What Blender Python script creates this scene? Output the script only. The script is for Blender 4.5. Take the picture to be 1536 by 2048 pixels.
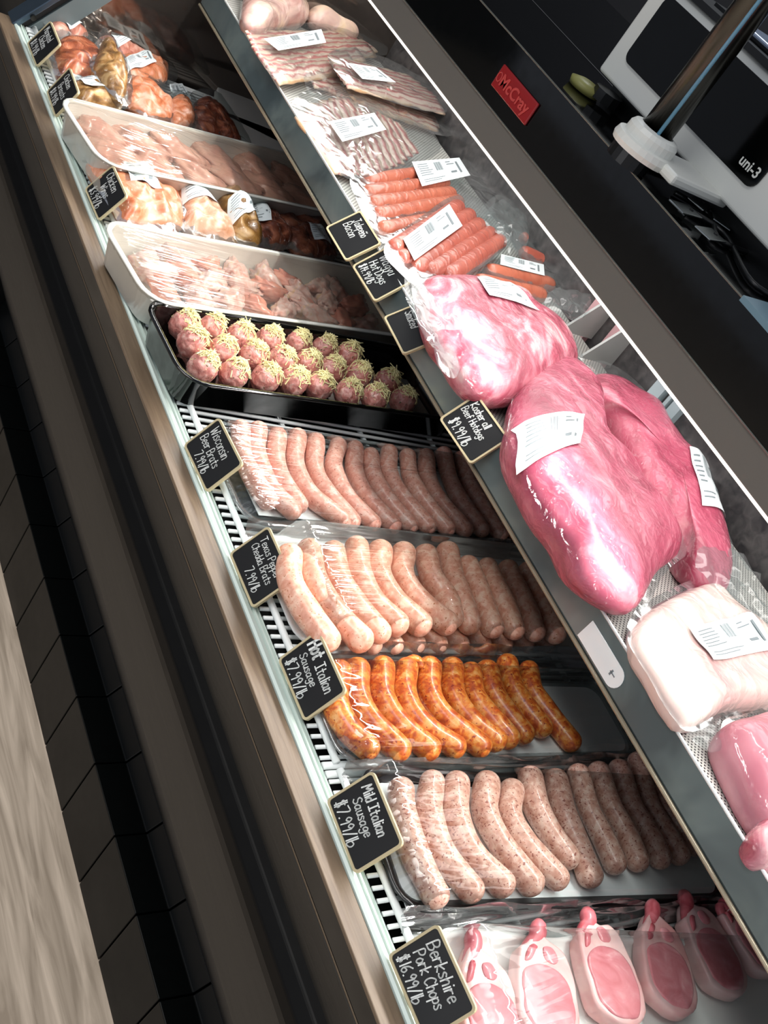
import bpy, math, random
from mathutils import Vector, Matrix, noise
random.seed(7)
S = bpy.context.scene
for o in list(bpy.data.objects): bpy.data.objects.remove(o)
C = S.collection

# ------------------------------------------------------------------ camera, light, exposure
CAMZ = 1.55
FPX = 2311.7
RW = ((0.76918339, -0.37515437, 0.51731626), (0.09655333, -0.73201332, -0.67441378), (0.63169168, 0.56869649, -0.52683008))
cam = bpy.data.objects.new('camera', bpy.data.cameras.new('camera')); C.objects.link(cam)
cam.data.sensor_fit = 'VERTICAL'; cam.data.sensor_height = 36; cam.data.lens = FPX / 2048 * 36
cam.data.clip_start = .02; cam.data.clip_end = 60
cam.matrix_world = Matrix(((RW[0][0], -RW[1][0], -RW[2][0], 0), (RW[0][1], -RW[1][1], -RW[2][1], 0), (RW[0][2], -RW[1][2], -RW[2][2], CAMZ), (0, 0, 0, 1)))
S.camera = cam
S.view_settings.view_transform = 'Standard'; S.view_settings.look = 'None'; S.view_settings.gamma = 1
S.view_settings.use_curve_mapping = False; S.view_settings.exposure = 0.0
w = bpy.data.worlds.new('shop_air'); S.world = w; w.use_nodes = True
w.node_tree.nodes['Background'].inputs[0].default_value = (.80, .86, 1, 1); w.node_tree.nodes['Background'].inputs[1].default_value = .36
def area(name, loc, size, sy, power, rot, col=(1, 1, 1), spread=180):
    l = bpy.data.lights.new(name, 'AREA'); l.shape = 'RECTANGLE'; l.size = size; l.size_y = sy; l.energy = power; l.color = col; l.spread = math.radians(spread)
    o = bpy.data.objects.new(name, l); C.objects.link(o); o.location = loc; o.rotation_euler = rot; return o
# light strip under the canopy of the case, plus an added shelf fill
area('case_strip_light', (.994, .85, CAMZ - .4055), .014, 2.3, 1.8, (0, math.radians(-30), 0), (1, .97, .93))
area('added_shelf_fill', (1.19, .85, CAMZ - .4045), .22, 2.3, 5.5, (0, 0, 0), (1, .97, .94))  # added wide fill, evens the light over the upper shelf
area('case_strip_light_front', (.990, .85, CAMZ - .4055), .014, 2.3, 12, (0, math.radians(49), 0), (1, .97, .93), 121)
# shop window behind and to the left of the customer, ceiling panel, added fill above the aisle
area('shop_window_light', (-2.6, .2, 1.3), 2.6, 1.6, 16, (0, math.radians(-68), 0), (.95, .97, 1))
area('ceiling_panel_light', (2.3, 2.0, 3.0), .6, 1.8, 26, (0, 0, 0), (.92, .96, 1))
area('added_aisle_fill', (-.7, .9, 3.0), 1.2, 2.4, 40, (0, 0, 0), (1, .97, .93), 95)  # added fill over the customer side, lifts deck, lip and floor

# ------------------------------------------------------------------ helpers
def ray(px, py):
    c = ((px - 768) / FPX, (py - 1024) / FPX, 1)
    return Vector([sum(RW[i][k] * c[i] for i in range(3)) for k in range(3)])
def P(px, py, z):                       # picture point -> point of the horizontal plane at height z (relative to the eye)
    d = ray(px, py); d = d * (z / d[2]); return Vector((d[0], d[1], z + CAMZ))
def PX(px, py, x):
    d = ray(px, py); d = d * (x / d[0]); return Vector((d[0], d[1], d[2] + CAMZ))
def Z(z): return z + CAMZ
def crop(cx, cy, s, pts): return [(cx + a / s, cy + b / s) for a, b in pts]
def lerp(a, b, t): return a + (b - a) * t

def link(name, verts, faces, mat, parent=None, smooth=False, kind=None, label=None):
    me = bpy.data.meshes.new(name); me.from_pydata([tuple(v) for v in verts], [], faces); me.update()
    if smooth:
        me.polygons.foreach_set('use_smooth', [True] * len(me.polygons))
    o = bpy.data.objects.new(name, me); C.objects.link(o)
    if mat: me.materials.append(mat)
    if parent is not None:
        o.parent = parent; o.matrix_parent_inverse = parent.matrix_world.inverted() if not isinstance(parent.data, bpy.types.Mesh) else Matrix()
    if kind: o['kind'] = kind
    if label: o['label'] = label
    return o
def tag(o, label, cat, group=None):
    o['label'] = label; o['category'] = cat
    if group: o['group'] = group
    return o
def thing(name, loc, label, cat, group=None, rz=0):
    o = bpy.data.objects.new(name, None); C.objects.link(o); o.empty_display_size = .03
    o.location = loc; o.rotation_euler = (0, 0, rz); o.matrix_world = Matrix.Translation(loc) @ Matrix.Rotation(rz, 4, 'Z')
    return tag(o, label, cat, group)
class MB:
    def __init__(s): s.v = []; s.f = []
    def add(s, v, f):
        n = len(s.v); s.v += [Vector(q) for q in v]; s.f += [tuple(i + n for i in q) for q in f]
    def box(s, x0, x1, y0, y1, z0, z1):
        s.add([(x, y, z) for x in (x0, x1) for y in (y0, y1) for z in (z0, z1)], [(0, 1, 3, 2), (4, 6, 7, 5), (0, 4, 5, 1), (2, 3, 7, 6), (0, 2, 6, 4), (1, 5, 7, 3)])
    def tube(s, pts, r, seg=10, caps=True, round_ends=False):
        pts = [Vector(p) for p in pts]; n = len(pts); R = r if hasattr(r, '__len__') else [r] * n
        vs = []; prev = None
        for i, p in enumerate(pts):
            t = (pts[min(i + 1, n - 1)] - pts[max(i - 1, 0)]).normalized()
            if prev is None:
                up = Vector((0, 0, 1)) if abs(t.z) < .9 else Vector((1, 0, 0)); a = t.cross(up).normalized()
            else: a = (prev - t * prev.dot(t)).normalized()
            prev = a; b = t.cross(a)
            for k in range(seg):
                th = 2 * math.pi * k / seg; vs.append(p + (a * math.cos(th) + b * math.sin(th)) * R[i])
        fs = [(i * seg + k, i * seg + (k + 1) % seg, (i + 1) * seg + (k + 1) % seg, (i + 1) * seg + k) for i in range(n - 1) for k in range(seg)]
        if caps: fs += [tuple(range(seg))[::-1], tuple(range((n - 1) * seg, n * seg))]
        s.add(vs, fs)
    def prism(s, prof, y0, y1):         # closed x-z profile swept along y
        n = len(prof); s.add([(x, y0, z) for x, z in prof] + [(x, y1, z) for x, z in prof], [(i, (i + 1) % n, n + (i + 1) % n, n + i) for i in range(n)] + [tuple(range(n))[::-1], tuple(range(n, 2 * n))])
    def build(s, name, mat, parent=None, **k): return link(name, s.v, s.f, mat, parent, **k)
def bevel(o, wd=.002, seg=2):
    m = o.modifiers.new('bevel', 'BEVEL'); m.width = wd; m.segments = seg; m.limit_method = 'ANGLE'; return o
def catmull(pts, n):
    pts = [Vector(p) for p in pts]; q = [pts[0] * 2 - pts[1]] + pts + [pts[-1] * 2 - pts[-2]]; out = []
    m = len(pts) - 1
    for i in range(n + 1):
        u = i / n * m; k = min(int(u), m - 1); t = u - k; a, b, c, d = q[k:k + 4]
        out.append(.5 * ((2 * b) + (c - a) * t + (2 * a - 5 * b + 4 * c - d) * t * t + (3 * b - a - 3 * c + d) * t ** 3))
    return out
def closed_spline(pts, n):
    pts = [Vector(p) for p in pts]; m = len(pts); out = []
    for i in range(n):
        u = i / n * m; k = int(u); t = u - k; a, b, c, d = [pts[(k + j) % m] for j in (-1, 0, 1, 2)]
        out.append(.5 * ((2 * b) + (c - a) * t + (2 * a - 5 * b + 4 * c - d) * t * t + (3 * b - a - 3 * c + d) * t ** 3))
    return out
def nz(v, s): return noise.noise(Vector(v) * s)

# ------------------------------------------------------------------ materials
def srgb(c): return tuple(((x / 255 / 12.92) if x <= 10 else ((x / 255 + .055) / 1.055) ** 2.4) for x in c) + (1,)
def base(name):
    m = bpy.data.materials.new(name); m.use_nodes = True; nt = m.node_tree; return m, nt, nt.nodes['Principled BSDF']
def pm(name, col, rough=.5, metal=0, coat=0, spec=.5, bump=0, bscale=60, emit=None):
    m, nt, b = base(name); b.inputs['Base Color'].default_value = srgb(col); b.inputs['Roughness'].default_value = rough; b.inputs['Metallic'].default_value = metal
    b.inputs['Coat Weight'].default_value = coat; b.inputs['Coat Roughness'].default_value = .06; b.inputs['Specular IOR Level'].default_value = spec
    if emit: b.inputs['Emission Color'].default_value = srgb(col); b.inputs['Emission Strength'].default_value = emit
    tc = nt.nodes.new('ShaderNodeTexCoord'); n = nt.nodes.new('ShaderNodeTexNoise'); n.inputs['Scale'].default_value = bscale
    nt.links.new(tc.outputs['Object'], n.inputs['Vector'])
    r = nt.nodes.new('ShaderNodeMapRange'); r.inputs[3].default_value = max(0, rough - .05); r.inputs[4].default_value = min(1, rough + .06)
    nt.links.new(n.outputs[0], r.inputs[0]); nt.links.new(r.outputs[0], b.inputs['Roughness'])
    if bump:
        bp = nt.nodes.new('ShaderNodeBump'); bp.inputs['Strength'].default_value = bump; bp.inputs['Distance'].default_value = .002
        nt.links.new(n.outputs[0], bp.inputs['Height']); nt.links.new(bp.outputs[0], b.inputs['Normal'])
    return m
def flesh(name, stops, scale=40, detail=4, stretch=(1, 1, 1), dist=.6, rough=.38, coat=.0, specks=None, wrinkle=0, sss=.12, wscale=45, bump=.25, rot=0):
    """noise-mixed meat colour; wrinkle>0 adds the tight clear wrap that lies on it"""
    m, nt, b = base(name); L = nt.links.new; N = nt.nodes.new
    tc = N('ShaderNodeTexCoord'); mp = N('ShaderNodeMapping'); mp.inputs['Scale'].default_value = stretch; mp.inputs['Rotation'].default_value = (0, 0, rot); L(tc.outputs['Object'], mp.inputs[0])
    n = N('ShaderNodeTexNoise'); n.inputs['Scale'].default_value = scale; n.inputs['Detail'].default_value = detail; n.inputs['Distortion'].default_value = dist; L(mp.outputs[0], n.inputs['Vector'])
    cr = N('ShaderNodeValToRGB'); e = cr.color_ramp.elements
    while len(e) < len(stops): e.new(.5)
    for k, (p, c) in enumerate(stops): e[k].position = p; e[k].color = srgb(c)
    L(n.outputs[0], cr.inputs[0]); col = cr.outputs[0]
    if specks:
        v = N('ShaderNodeTexNoise'); v.inputs['Scale'].default_value = specks[1]; v.inputs['Detail'].default_value = 1; L(tc.outputs['Object'], v.inputs['Vector'])
        r2 = N('ShaderNodeValToRGB'); r2.color_ramp.elements[0].position = specks[2]; r2.color_ramp.elements[1].position = specks[2] + .06
        L(v.outputs[0], r2.inputs[0]); mx = N('ShaderNodeMix'); mx.data_type = 'RGBA'; mx.inputs['B'].default_value = srgb(specks[0]); L(r2.outputs[0], mx.inputs['Factor']); L(col, mx.inputs['A']); col = mx.outputs['Result']
    L(col, b.inputs['Base Color']); b.inputs['Roughness'].default_value = rough
    b.inputs['Subsurface Weight'].default_value = sss; b.inputs['Subsurface Radius'].default_value = (.006, .003, .002); b.inputs['Subsurface Scale'].default_value = 1
    bp = N('ShaderNodeBump'); bp.inputs['Strength'].default_value = bump; bp.inputs['Distance'].default_value = .0015; L(n.outputs[0], bp.inputs['Height']); L(bp.outputs[0], b.inputs['Normal'])
    if coat or wrinkle:
        b.inputs['Coat Weight'].default_value = max(coat, .9 if wrinkle else 0); b.inputs['Coat Roughness'].default_value = .07
        if wrinkle:
            w1 = N('ShaderNodeTexVoronoi'); w1.feature = 'DISTANCE_TO_EDGE'; w1.inputs['Scale'].default_value = wscale * .8
            wn = N('ShaderNodeTexNoise'); wn.inputs['Scale'].default_value = wscale * .5; wn.inputs['Detail'].default_value = 4; wn.inputs['Distortion'].default_value = 1.0; L(tc.outputs['Object'], wn.inputs['Vector'])
            va = N('ShaderNodeVectorMath'); va.operation = 'SCALE'; va.inputs['Scale'].default_value = .03; L(wn.outputs['Color'], va.inputs[0]); vb = N('ShaderNodeVectorMath'); vb.operation = 'ADD'; L(tc.outputs['Object'], vb.inputs[0]); L(va.outputs[0], vb.inputs[1])
            mp2 = N('ShaderNodeMapping'); mp2.inputs['Scale'].default_value = (1, .3, 1); mp2.inputs['Rotation'].default_value = (0, 0, .9); L(vb.outputs[0], mp2.inputs[0]); L(mp2.outputs[0], w1.inputs['Vector'])
            mr = N('ShaderNodeMapRange'); mr.interpolation_type = 'SMOOTHSTEP'; mr.inputs[2].default_value = .16; mr.inputs[3].default_value = .55; mr.inputs[4].default_value = 0; L(w1.outputs['Distance'], mr.inputs[0])
            ad = N('ShaderNodeMath'); ad.operation = 'ADD'; L(mr.outputs[0], ad.inputs[0]); L(wn.outputs[0], ad.inputs[1])
            b2 = N('ShaderNodeBump'); b2.inputs['Strength'].default_value = wrinkle; b2.inputs['Distance'].default_value = .013; L(ad.outputs[0], b2.inputs['Height']); L(b2.outputs[0], b.inputs['Coat Normal'])
            b.inputs['Coat Roughness'].default_value = .10; b.inputs['Coat Weight'].default_value = .75
    return m
def film(name, tint=(235, 240, 240), fac=.10, rough=.06, scale=30, stretch=(1, 1, 1), strength=.6, haze=0, rot=0, edge=.5):
    m = bpy.data.materials.new(name); m.use_nodes = True; nt = m.node_tree; L = nt.links.new; N = nt.nodes.new; nt.nodes.clear()
    out = N('ShaderNodeOutputMaterial'); tr = N('ShaderNodeBsdfTransparent'); tr.inputs[0].default_value = srgb(tint); gl = N('ShaderNodeBsdfGlossy'); gl.inputs['Roughness'].default_value = rough; gl.inputs[0].default_value = (1, 1, 1, 1)
    tc = N('ShaderNodeTexCoord'); mp = N('ShaderNodeMapping'); mp.inputs['Scale'].default_value = stretch; mp.inputs['Rotation'].default_value = (0, 0, rot); L(tc.outputs['Object'], mp.inputs[0])
    n = N('ShaderNodeTexNoise'); n.inputs['Scale'].default_value = scale; n.inputs['Detail'].default_value = 3; n.inputs['Distortion'].default_value = .8; L(mp.outputs[0], n.inputs['Vector'])
    if hasattr(n, 'noise_type'): n.noise_type = 'RIDGED_MULTIFRACTAL'
    bp = N('ShaderNodeBump'); bp.inputs['Strength'].default_value = strength; bp.inputs['Distance'].default_value = .004; L(n.outputs[0], bp.inputs['Height']); L(bp.outputs[0], gl.inputs['Normal'])
    lw = N('ShaderNodeLayerWeight'); lw.inputs[0].default_value = .25; L(bp.outputs[0], lw.inputs['Normal'])
    mr = N('ShaderNodeMapRange'); mr.inputs[3].default_value = fac; mr.inputs[4].default_value = edge; L(lw.outputs['Fresnel'], mr.inputs[0])
    mx = N('ShaderNodeMixShader'); L(mr.outputs[0], mx.inputs[0]); L(tr.outputs[0], mx.inputs[1]); L(gl.outputs[0], mx.inputs[2]); res = mx.outputs[0]
    if haze:
        df = N('ShaderNodeBsdfDiffuse'); df.inputs[0].default_value = srgb((225, 228, 228)); m2 = N('ShaderNodeMixShader'); m2.inputs[0].default_value = haze; L(res, m2.inputs[1]); L(df.outputs[0], m2.inputs[2]); res = m2.outputs[0]
    L(res, out.inputs[0]); return m
M = {}
M['wires'] = pm('white_coated_wire', (242, 246, 245), .35)
M['rail'] = pm('pale_grey_enamel', (196, 210, 203), .38)
M['black'] = pm('black_plastic', (14, 15, 16), .3)
M['matt_black'] = pm('matt_black', (10, 11, 12), .55)
M['gloss_black'] = pm('gloss_black_glass', (6, 7, 7), .07, coat=.15, spec=.4)
M['rubber'] = pm('black_bumper_rubber', (4, 4, 4), .45, spec=.12, bump=.3, bscale=25)
M['steel'] = pm('brushed_steel', (150, 155, 155), .22, 1)
M['chrome'] = pm('chrome', (78, 76, 72), .24, 1)
M['channel'] = flesh('smoked_channel', [(.35, (66, 80, 84)), (.65, (104, 120, 120))], 9, 3, rough=.16, sss=0, bump=0)
M['grey_metal'] = pm('grey_painted_metal', (104, 101, 95), .42)
M['alu'] = pm('anodised_aluminium', (90, 106, 120), .3, .8)
M['white_plastic'] = pm('white_plastic', (232, 233, 226), .35)
M['white_melamine'] = pm('white_melamine', (232, 232, 224), .18, coat=.3)
M['white_foam'] = pm('white_foam', (236, 236, 232), .5)
M['paper'] = pm('white_butcher_paper', (228, 232, 232), .6)
M['label'] = pm('label_paper', (226, 236, 238), .5, coat=.25)
M['ink'] = pm('grey_label_print', (120, 130, 134), .6)
M['pen'] = pm('black_pen', (30, 30, 36), .6)
M['chalk'] = pm('white_chalk_pen', (225, 228, 225), .7)
M['board'] = pm('chalkboard_black', (12, 13, 14), .45)
M['frame'] = pm('pale_wood_frame', (190, 176, 140), .55, bump=.2, bscale=120)
M['red'] = pm('red_badge_enamel', (150, 12, 16), .25, coat=.5)
M['badge_letter'] = pm('faded_badge_letter', (196, 70, 66), .35)
M['gold'] = pm('brass_edge', (150, 100, 60), .3, .7)
M['yellow'] = pm('yellowish_plastic', (150, 148, 84), .4)
M['blue'] = pm('pale_blue_plastic', (110, 140, 155), .3)
M['light_glow'] = pm('lamp_diffuser', (255, 250, 240), .4, emit=1.6)
M['cheese'] = pm('shredded_cheese', (240, 230, 172), .5)
M['cork'] = pm('clip_wood', (200, 172, 130), .6)

def wood_mat(name, c1, c2, sc=(30, 2.2, 30), rough=.45):
    m, nt, b = base(name); L = nt.links.new; N = nt.nodes.new
    tc = N('ShaderNodeTexCoord'); mp = N('ShaderNodeMapping'); mp.inputs['Scale'].default_value = sc; L(tc.outputs['Object'], mp.inputs[0])
    n = N('ShaderNodeTexNoise'); n.inputs['Scale'].default_value = 3; n.inputs['Detail'].default_value = 8; n.inputs['Distortion'].default_value = 1.2; L(mp.outputs[0], n.inputs['Vector'])
    cr = N('ShaderNodeValToRGB'); cr.color_ramp.elements[0].position = .33; cr.color_ramp.elements[0].color = srgb(c1); cr.color_ramp.elements[1].position = .68; cr.color_ramp.elements[1].color = srgb(c2)
    L(n.outputs[0], cr.inputs[0]); L(cr.outputs[0], b.inputs['Base Color']); b.inputs['Roughness'].default_value = rough
    bp = N('ShaderNodeBump'); bp.inputs['Strength'].default_value = .25; bp.inputs['Distance'].default_value = .002; L(n.outputs[0], bp.inputs['Height']); L(bp.outputs[0], b.inputs['Normal']); return m
M['floor'] = wood_mat('weathered_plank', (150, 136, 120), (206, 190, 172), (14, 1.3, 1), .5)
M['brown'] = wood_mat('dark_brown_laminate', (26, 23, 18), (30, 27, 22), (30, 3, 30), .55)
M['oak'] = wood_mat('oak_laminate', (92, 76, 60), (112, 95, 76), (40, 3, 40), .5)
def perf_mat():
    m, nt, b = base('perforated_white_steel'); L = nt.links.new; N = nt.nodes.new
    tc = N('ShaderNodeTexCoord'); sx = N('ShaderNodeSeparateXYZ'); L(tc.outputs['Object'], sx.inputs[0])
    def math_(op, a, b_=None):
        n = N('ShaderNodeMath'); n.operation = op
        for i, q in enumerate((a, b_)):
            if q is None: continue
            if isinstance(q, (int, float)): n.inputs[i].default_value = q
            else: L(q, n.inputs[i])
        return n.outputs[0]
    p = .0062
    u = math_('DIVIDE', math_('ADD', sx.outputs[0], sx.outputs[1]), p); v = math_('DIVIDE', math_('SUBTRACT', sx.outputs[0], sx.outputs[1]), p)
    fu = math_('SUBTRACT', math_('FRACT', u), .5); fv = math_('SUBTRACT', math_('FRACT', v), .5)
    d = math_('ADD', math_('MULTIPLY', fu, fu), math_('MULTIPLY', fv, fv)); hole = math_('LESS_THAN', d, .075)
    mx = N('ShaderNodeMix'); mx.data_type = 'RGBA'; mx.inputs['A'].default_value = srgb((200, 200, 194)); mx.inputs['B'].default_value = srgb((22, 22, 22)); L(hole, mx.inputs['Factor']); L(mx.outputs['Result'], b.inputs['Base Color']); b.inputs['Roughness'].default_value = .4
    return m
M['perf'] = perf_mat()
M['back_panel'] = flesh('mottled_dark_panel', [(.3, (44, 44, 46)), (.7, (78, 76, 76))], 60, 6, rough=.35, sss=0, bump=.05)
# meats
M['brat_pink'] = flesh('pale_pink_bratwurst', [(.35, (216, 150, 132)), (.5, (230, 172, 154)), (.66, (240, 200, 186))], 120, 3, specks=((160, 96, 80), 420, .66), coat=.25)
M['brat_tan'] = flesh('tan_pink_bratwurst', [(.33, (214, 148, 122)), (.5, (228, 170, 146)), (.66, (240, 200, 176))], 110, 3, specks=((176, 106, 66), 380, .66), coat=.35)
M['hot_sausage'] = flesh('orange_red_sausage', [(.30, (166, 66, 30)), (.45, (204, 100, 40)), (.55, (222, 134, 52)), (.7, (236, 176, 110))], 130, 4, specks=((150, 46, 26), 300, .64), coat=.4)
M['mild_sausage'] = flesh('speckled_pale_sausage', [(.33, (190, 138, 120)), (.5, (210, 164, 146)), (.68, (232, 200, 184))], 130, 4, specks=((150, 90, 78), 380, .62), coat=.35)
M['frank'] = flesh('frankfurter_skin', [(.3, (176, 92, 68)), (.7, (194, 114, 88))], 30, 2, coat=.5, wrinkle=.25, sss=.1)
M['frank_red'] = flesh('red_frankfurter_skin', [(.3, (164, 78, 62)), (.7, (182, 98, 80))], 30, 2, coat=.5, wrinkle=.25, sss=.1)
M['beef'] = flesh('wrapped_beef', [(.26, (132, 44, 66)), (.44, (168, 70, 94)), (.60, (186, 92, 114)), (.74, (214, 150, 158))], 11, 6, (1.6, .7, 1), 1.6, wrinkle=1.0, wscale=62, sss=.04, rot=.4)
M['beef_marbled'] = flesh('marbled_wrapped_beef', [(.28, (140, 44, 66)), (.46, (176, 78, 98)), (.56, (204, 124, 138)), (.66, (222, 176, 178))], 15, 6, (1, .8, 1), 2.2, wrinkle=1.0, wscale=62, sss=.04)
M['pork_fat'] = flesh('pale_pork_fat', [(.3, (212, 170, 168)), (.5, (222, 198, 190)), (.7, (228, 208, 200))], 10, 4, wrinkle=.9, wscale=34)
M['pork_lean'] = flesh('pink_pork_loin', [(.3, (184, 106, 122)), (.7, (206, 136, 148))], 12, 4, wrinkle=.7, wscale=30)
M['chicken_skin'] = flesh('raw_chicken_skin', [(.3, (208, 148, 132)), (.45, (222, 184, 172)), (.56, (226, 202, 194)), (.68, (226, 190, 140))], 30, 5, dist=1.6, coat=.5, bump=.7)
M['chicken_meat'] = flesh('raw_chicken_meat', [(.3, (206, 118, 98)), (.55, (224, 160, 138)), (.75, (236, 190, 168))], 22, 4, coat=.4)
M['breast'] = flesh('raw_chicken_breast', [(.3, (200, 140, 124)), (.55, (216, 168, 146)), (.75, (228, 190, 170))], 14, 4, coat=.4, wrinkle=.7, wscale=30)
M['whole_chicken'] = flesh('wrapped_whole_chicken', [(.3, (170, 120, 112)), (.5, (208, 176, 164)), (.66, (222, 196, 168)), (.78, (216, 180, 120))], 12, 4, dist=1.2, wrinkle=.9, wscale=22)
M['chop_lean'] = flesh('pork_chop_lean', [(.3, (200, 110, 118)), (.58, (218, 140, 146)), (.74, (232, 176, 178))], 34, 5, dist=1.5, coat=.5, sss=.05)
M['chop_fat'] = flesh('pork_chop_fat', [(.3, (218, 158, 156)), (.6, (232, 196, 192))], 25, 3, coat=.4)
M['chop_bone'] = flesh('pork_chop_bone', [(.3, (176, 62, 74)), (.6, (214, 120, 128))], 60, 3, coat=.5, sss=.05)
M['meatball'] = flesh('ground_meat', [(.3, (170, 98, 90)), (.5, (208, 138, 128)), (.7, (232, 184, 172))], 130, 4, specks=((96, 84, 50), 260, .68), bump=.8, coat=.2)
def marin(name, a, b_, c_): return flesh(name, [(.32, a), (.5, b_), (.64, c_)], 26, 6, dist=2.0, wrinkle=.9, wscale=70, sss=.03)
M['mar_brown'] = marin('brown_marinade', (96, 40, 20), (150, 76, 44), (190, 120, 84))
M['mar_gold'] = marin('golden_marinade', (96, 62, 22), (142, 102, 50), (186, 150, 100))
M['mar_orange'] = marin('orange_marinade', (176, 88, 48), (200, 126, 88), (214, 166, 144))
M['mar_pale'] = marin('pale_marinade', (184, 128, 92), (204, 158, 130), (216, 184, 166))
M['mar_pink'] = marin('pink_marinade', (168, 90, 74), (200, 130, 108), (218, 168, 150))
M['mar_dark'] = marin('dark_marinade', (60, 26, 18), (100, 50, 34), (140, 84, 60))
M['film'] = film('cling_film', fac=.05, scale=28, stretch=(.3, 2.4, 1), strength=.9, edge=.55, rot=-.25)
M['film_tight'] = film('tight_cling_film', fac=.055, scale=34, stretch=(.12, 4, 1), strength=.8, edge=.55)
M['bag'] = film('clear_bag', fac=.05, rough=.12, scale=36, strength=.5, haze=.035, edge=.45)
M['dark_film'] = film('folded_film', tint=(185, 190, 190), fac=.12, rough=.12, scale=30, stretch=(.3, 3, 1), strength=.6, edge=.55, haze=.05)

M['bag_tail'] = film('bag_tail', fac=.015, rough=.13, scale=30, strength=.35, haze=.05, edge=.12)
M['clear_tray'] = film('clear_tray', tint=(215, 220, 220), fac=.10, rough=.12, scale=40, strength=.4, haze=.06, edge=.7)
M['pan_film'] = film('pan_film', tint=(228, 226, 222), fac=.05, rough=.10, scale=22, stretch=(.12, 4, 1), strength=.9, haze=.03, edge=.45)
M['screen'] = pm('dark_screen', (3, 4, 4), .12, spec=.25)

# ------------------------------------------------------------------ handwriting strokes
G = {
'A': '0,0 2,6 4,0|.8,2.2 3.2,2.2', 'B': '0,0 0,6 2.2,5.8 2.8,4.6 2,3.3 0,3|2,3.2 3.2,2 2.4,.3 0,0', 'C': '3.4,5 2,6 .4,4.2 .2,1.8 1.4,0 3.2,.8', 'D': '0,0 0,6 2.4,5.2 3.4,3 2.4,.6 0,0',
'H': '0,0 0,6|3,0 3,6|0,3 3,3', 'I': '0,0 3,0|0,6 3,6|1.5,0 1.5,6', 'J': '0,6 3.4,6|2,6 2,1 1,0 0,1', 'K': '0,0 0,6|3,6 0,2.6 3.2,0', 'M': '0,0 .6,6 2,2.4 3.6,6 4.2,0', 'P': '0,0 0,6 2.4,5.8 3,4.4 2,3 0,2.8',
'S': '3,5.2 1.8,6 .4,5 .8,3.6 2.6,2.4 2.8,.8 1.4,0 0,.8', 'T': '0,6 3.8,6|1.9,6 1.9,0', 'W': '0,6 1,0 2.2,4.4 3.4,0 4.6,6',
'a': '2.4,3 1.2,3.6 .1,2.4 .2,.6 1.2,0 2.4,1.6 2.4,3.4 2.5,.4 3,0', 'b': '0,6 0,0 1.8,.2 2.4,1.6 1.6,3 0,2.4', 'c': '2.4,3 1.2,3.7 .1,2.4 .2,.8 1.2,0 2.4,.6', 'd': '2.4,2.4 1,3.2 .1,2 .3,.4 1.4,0 2.4,1.4|2.4,6 2.4,0',
'e': '.2,1.9 2.3,2.2 1.8,3.5 .6,3.4 .1,1.8 .8,0 2.3,.5', 'f': '2.6,5.4 1.6,6 1,5 1,0|0,3.2 2.2,3.2', 'g': '2.4,3 1.2,3.6 .1,2.4 .4,.8 1.6,.8 2.4,2.4 2.4,-1.6 1.2,-2.4 .2,-1.6', 'h': '0,6 0,0|0,2.2 1.2,3.5 2.2,2.8 2.2,0',
'i': '.4,3.4 .4,0|.4,5 .5,5.2', 'k': '0,6 0,0|2.2,3.6 0,1.6 2.3,0', 'l': '.3,6 .3,0', 'm': '0,3.5 0,0|0,2.4 1,3.5 1.7,2.6 1.7,0|1.7,2.4 2.7,3.5 3.4,2.6 3.4,0', 'n': '0,3.5 0,0|0,2.2 1.2,3.5 2.2,2.8 2.2,0', 'o': '1.2,3.6 .1,2.4 .2,.7 1.2,0 2.3,.9 2.3,2.6 1.2,3.6',
'p': '0,3.6 0,-2.4|0,3 1.4,3.6 2.4,2.6 2,.8 0,.6', 'r': '0,3.5 0,0|0,2.2 .8,3.4 2,3.4', 's': '2.2,3.2 1,3.7 .3,2.8 1.8,1.5 2,.4 1,0 0,.4', 't': '1,5.4 1,.4 1.8,0|0,3.6 2.2,3.6', 'u': '0,3.5 .1,.8 1,0 2.2,1.2|2.2,3.5 2.2,0', 'w': '0,3.5 .8,0 1.7,2.6 2.6,0 3.4,3.5', 'x': '0,3.5 2.3,0|2.3,3.5 0,0', 'y': '0,3.5 1.2,.8|2.4,3.5 .6,-2.4',
'$': '2.6,4.8 1.2,5.4 .4,4.3 2.4,2 2.2,.8 .2,.8|1,6.4 1,-.4|1.9,6.4 1.9,-.4', '.': '.2,0 .5,.1', '/': '0,-.5 2.2,6.2', ' ': '',
'1': '1,6 1,0', '3': '0,5.4 1.4,6 2.4,4.8 1,3.2 2.6,1.8 1.4,0 0,.6', '4': '1.8,0 1.8,6|.2,5.6 .2,2.8 2.8,2.8', '6': '2.2,5.8 .6,4 .2,1.4 1.2,0 2.4,1 1.8,2.6 .4,2', '7': '0,6 2.8,6 1,0', '8': '1.3,3.2 .2,4.6 1.3,6 2.4,4.8 .2,1.4 1.3,0 2.6,1.4 1.3,3.2', '9': '2.3,4.4 1.2,6 .1,4.6 1,3.2 2.3,4.4 2,0',
'~': '0,5 .7,5.6 1.6,5 2.4,5.6'}
def adv(ch):
    g = G.get(ch, '')
    if not g: return 2.0
    return max(float(p.split(',')[0]) for st in g.split('|') for p in st.split()) + 1.0
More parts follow.
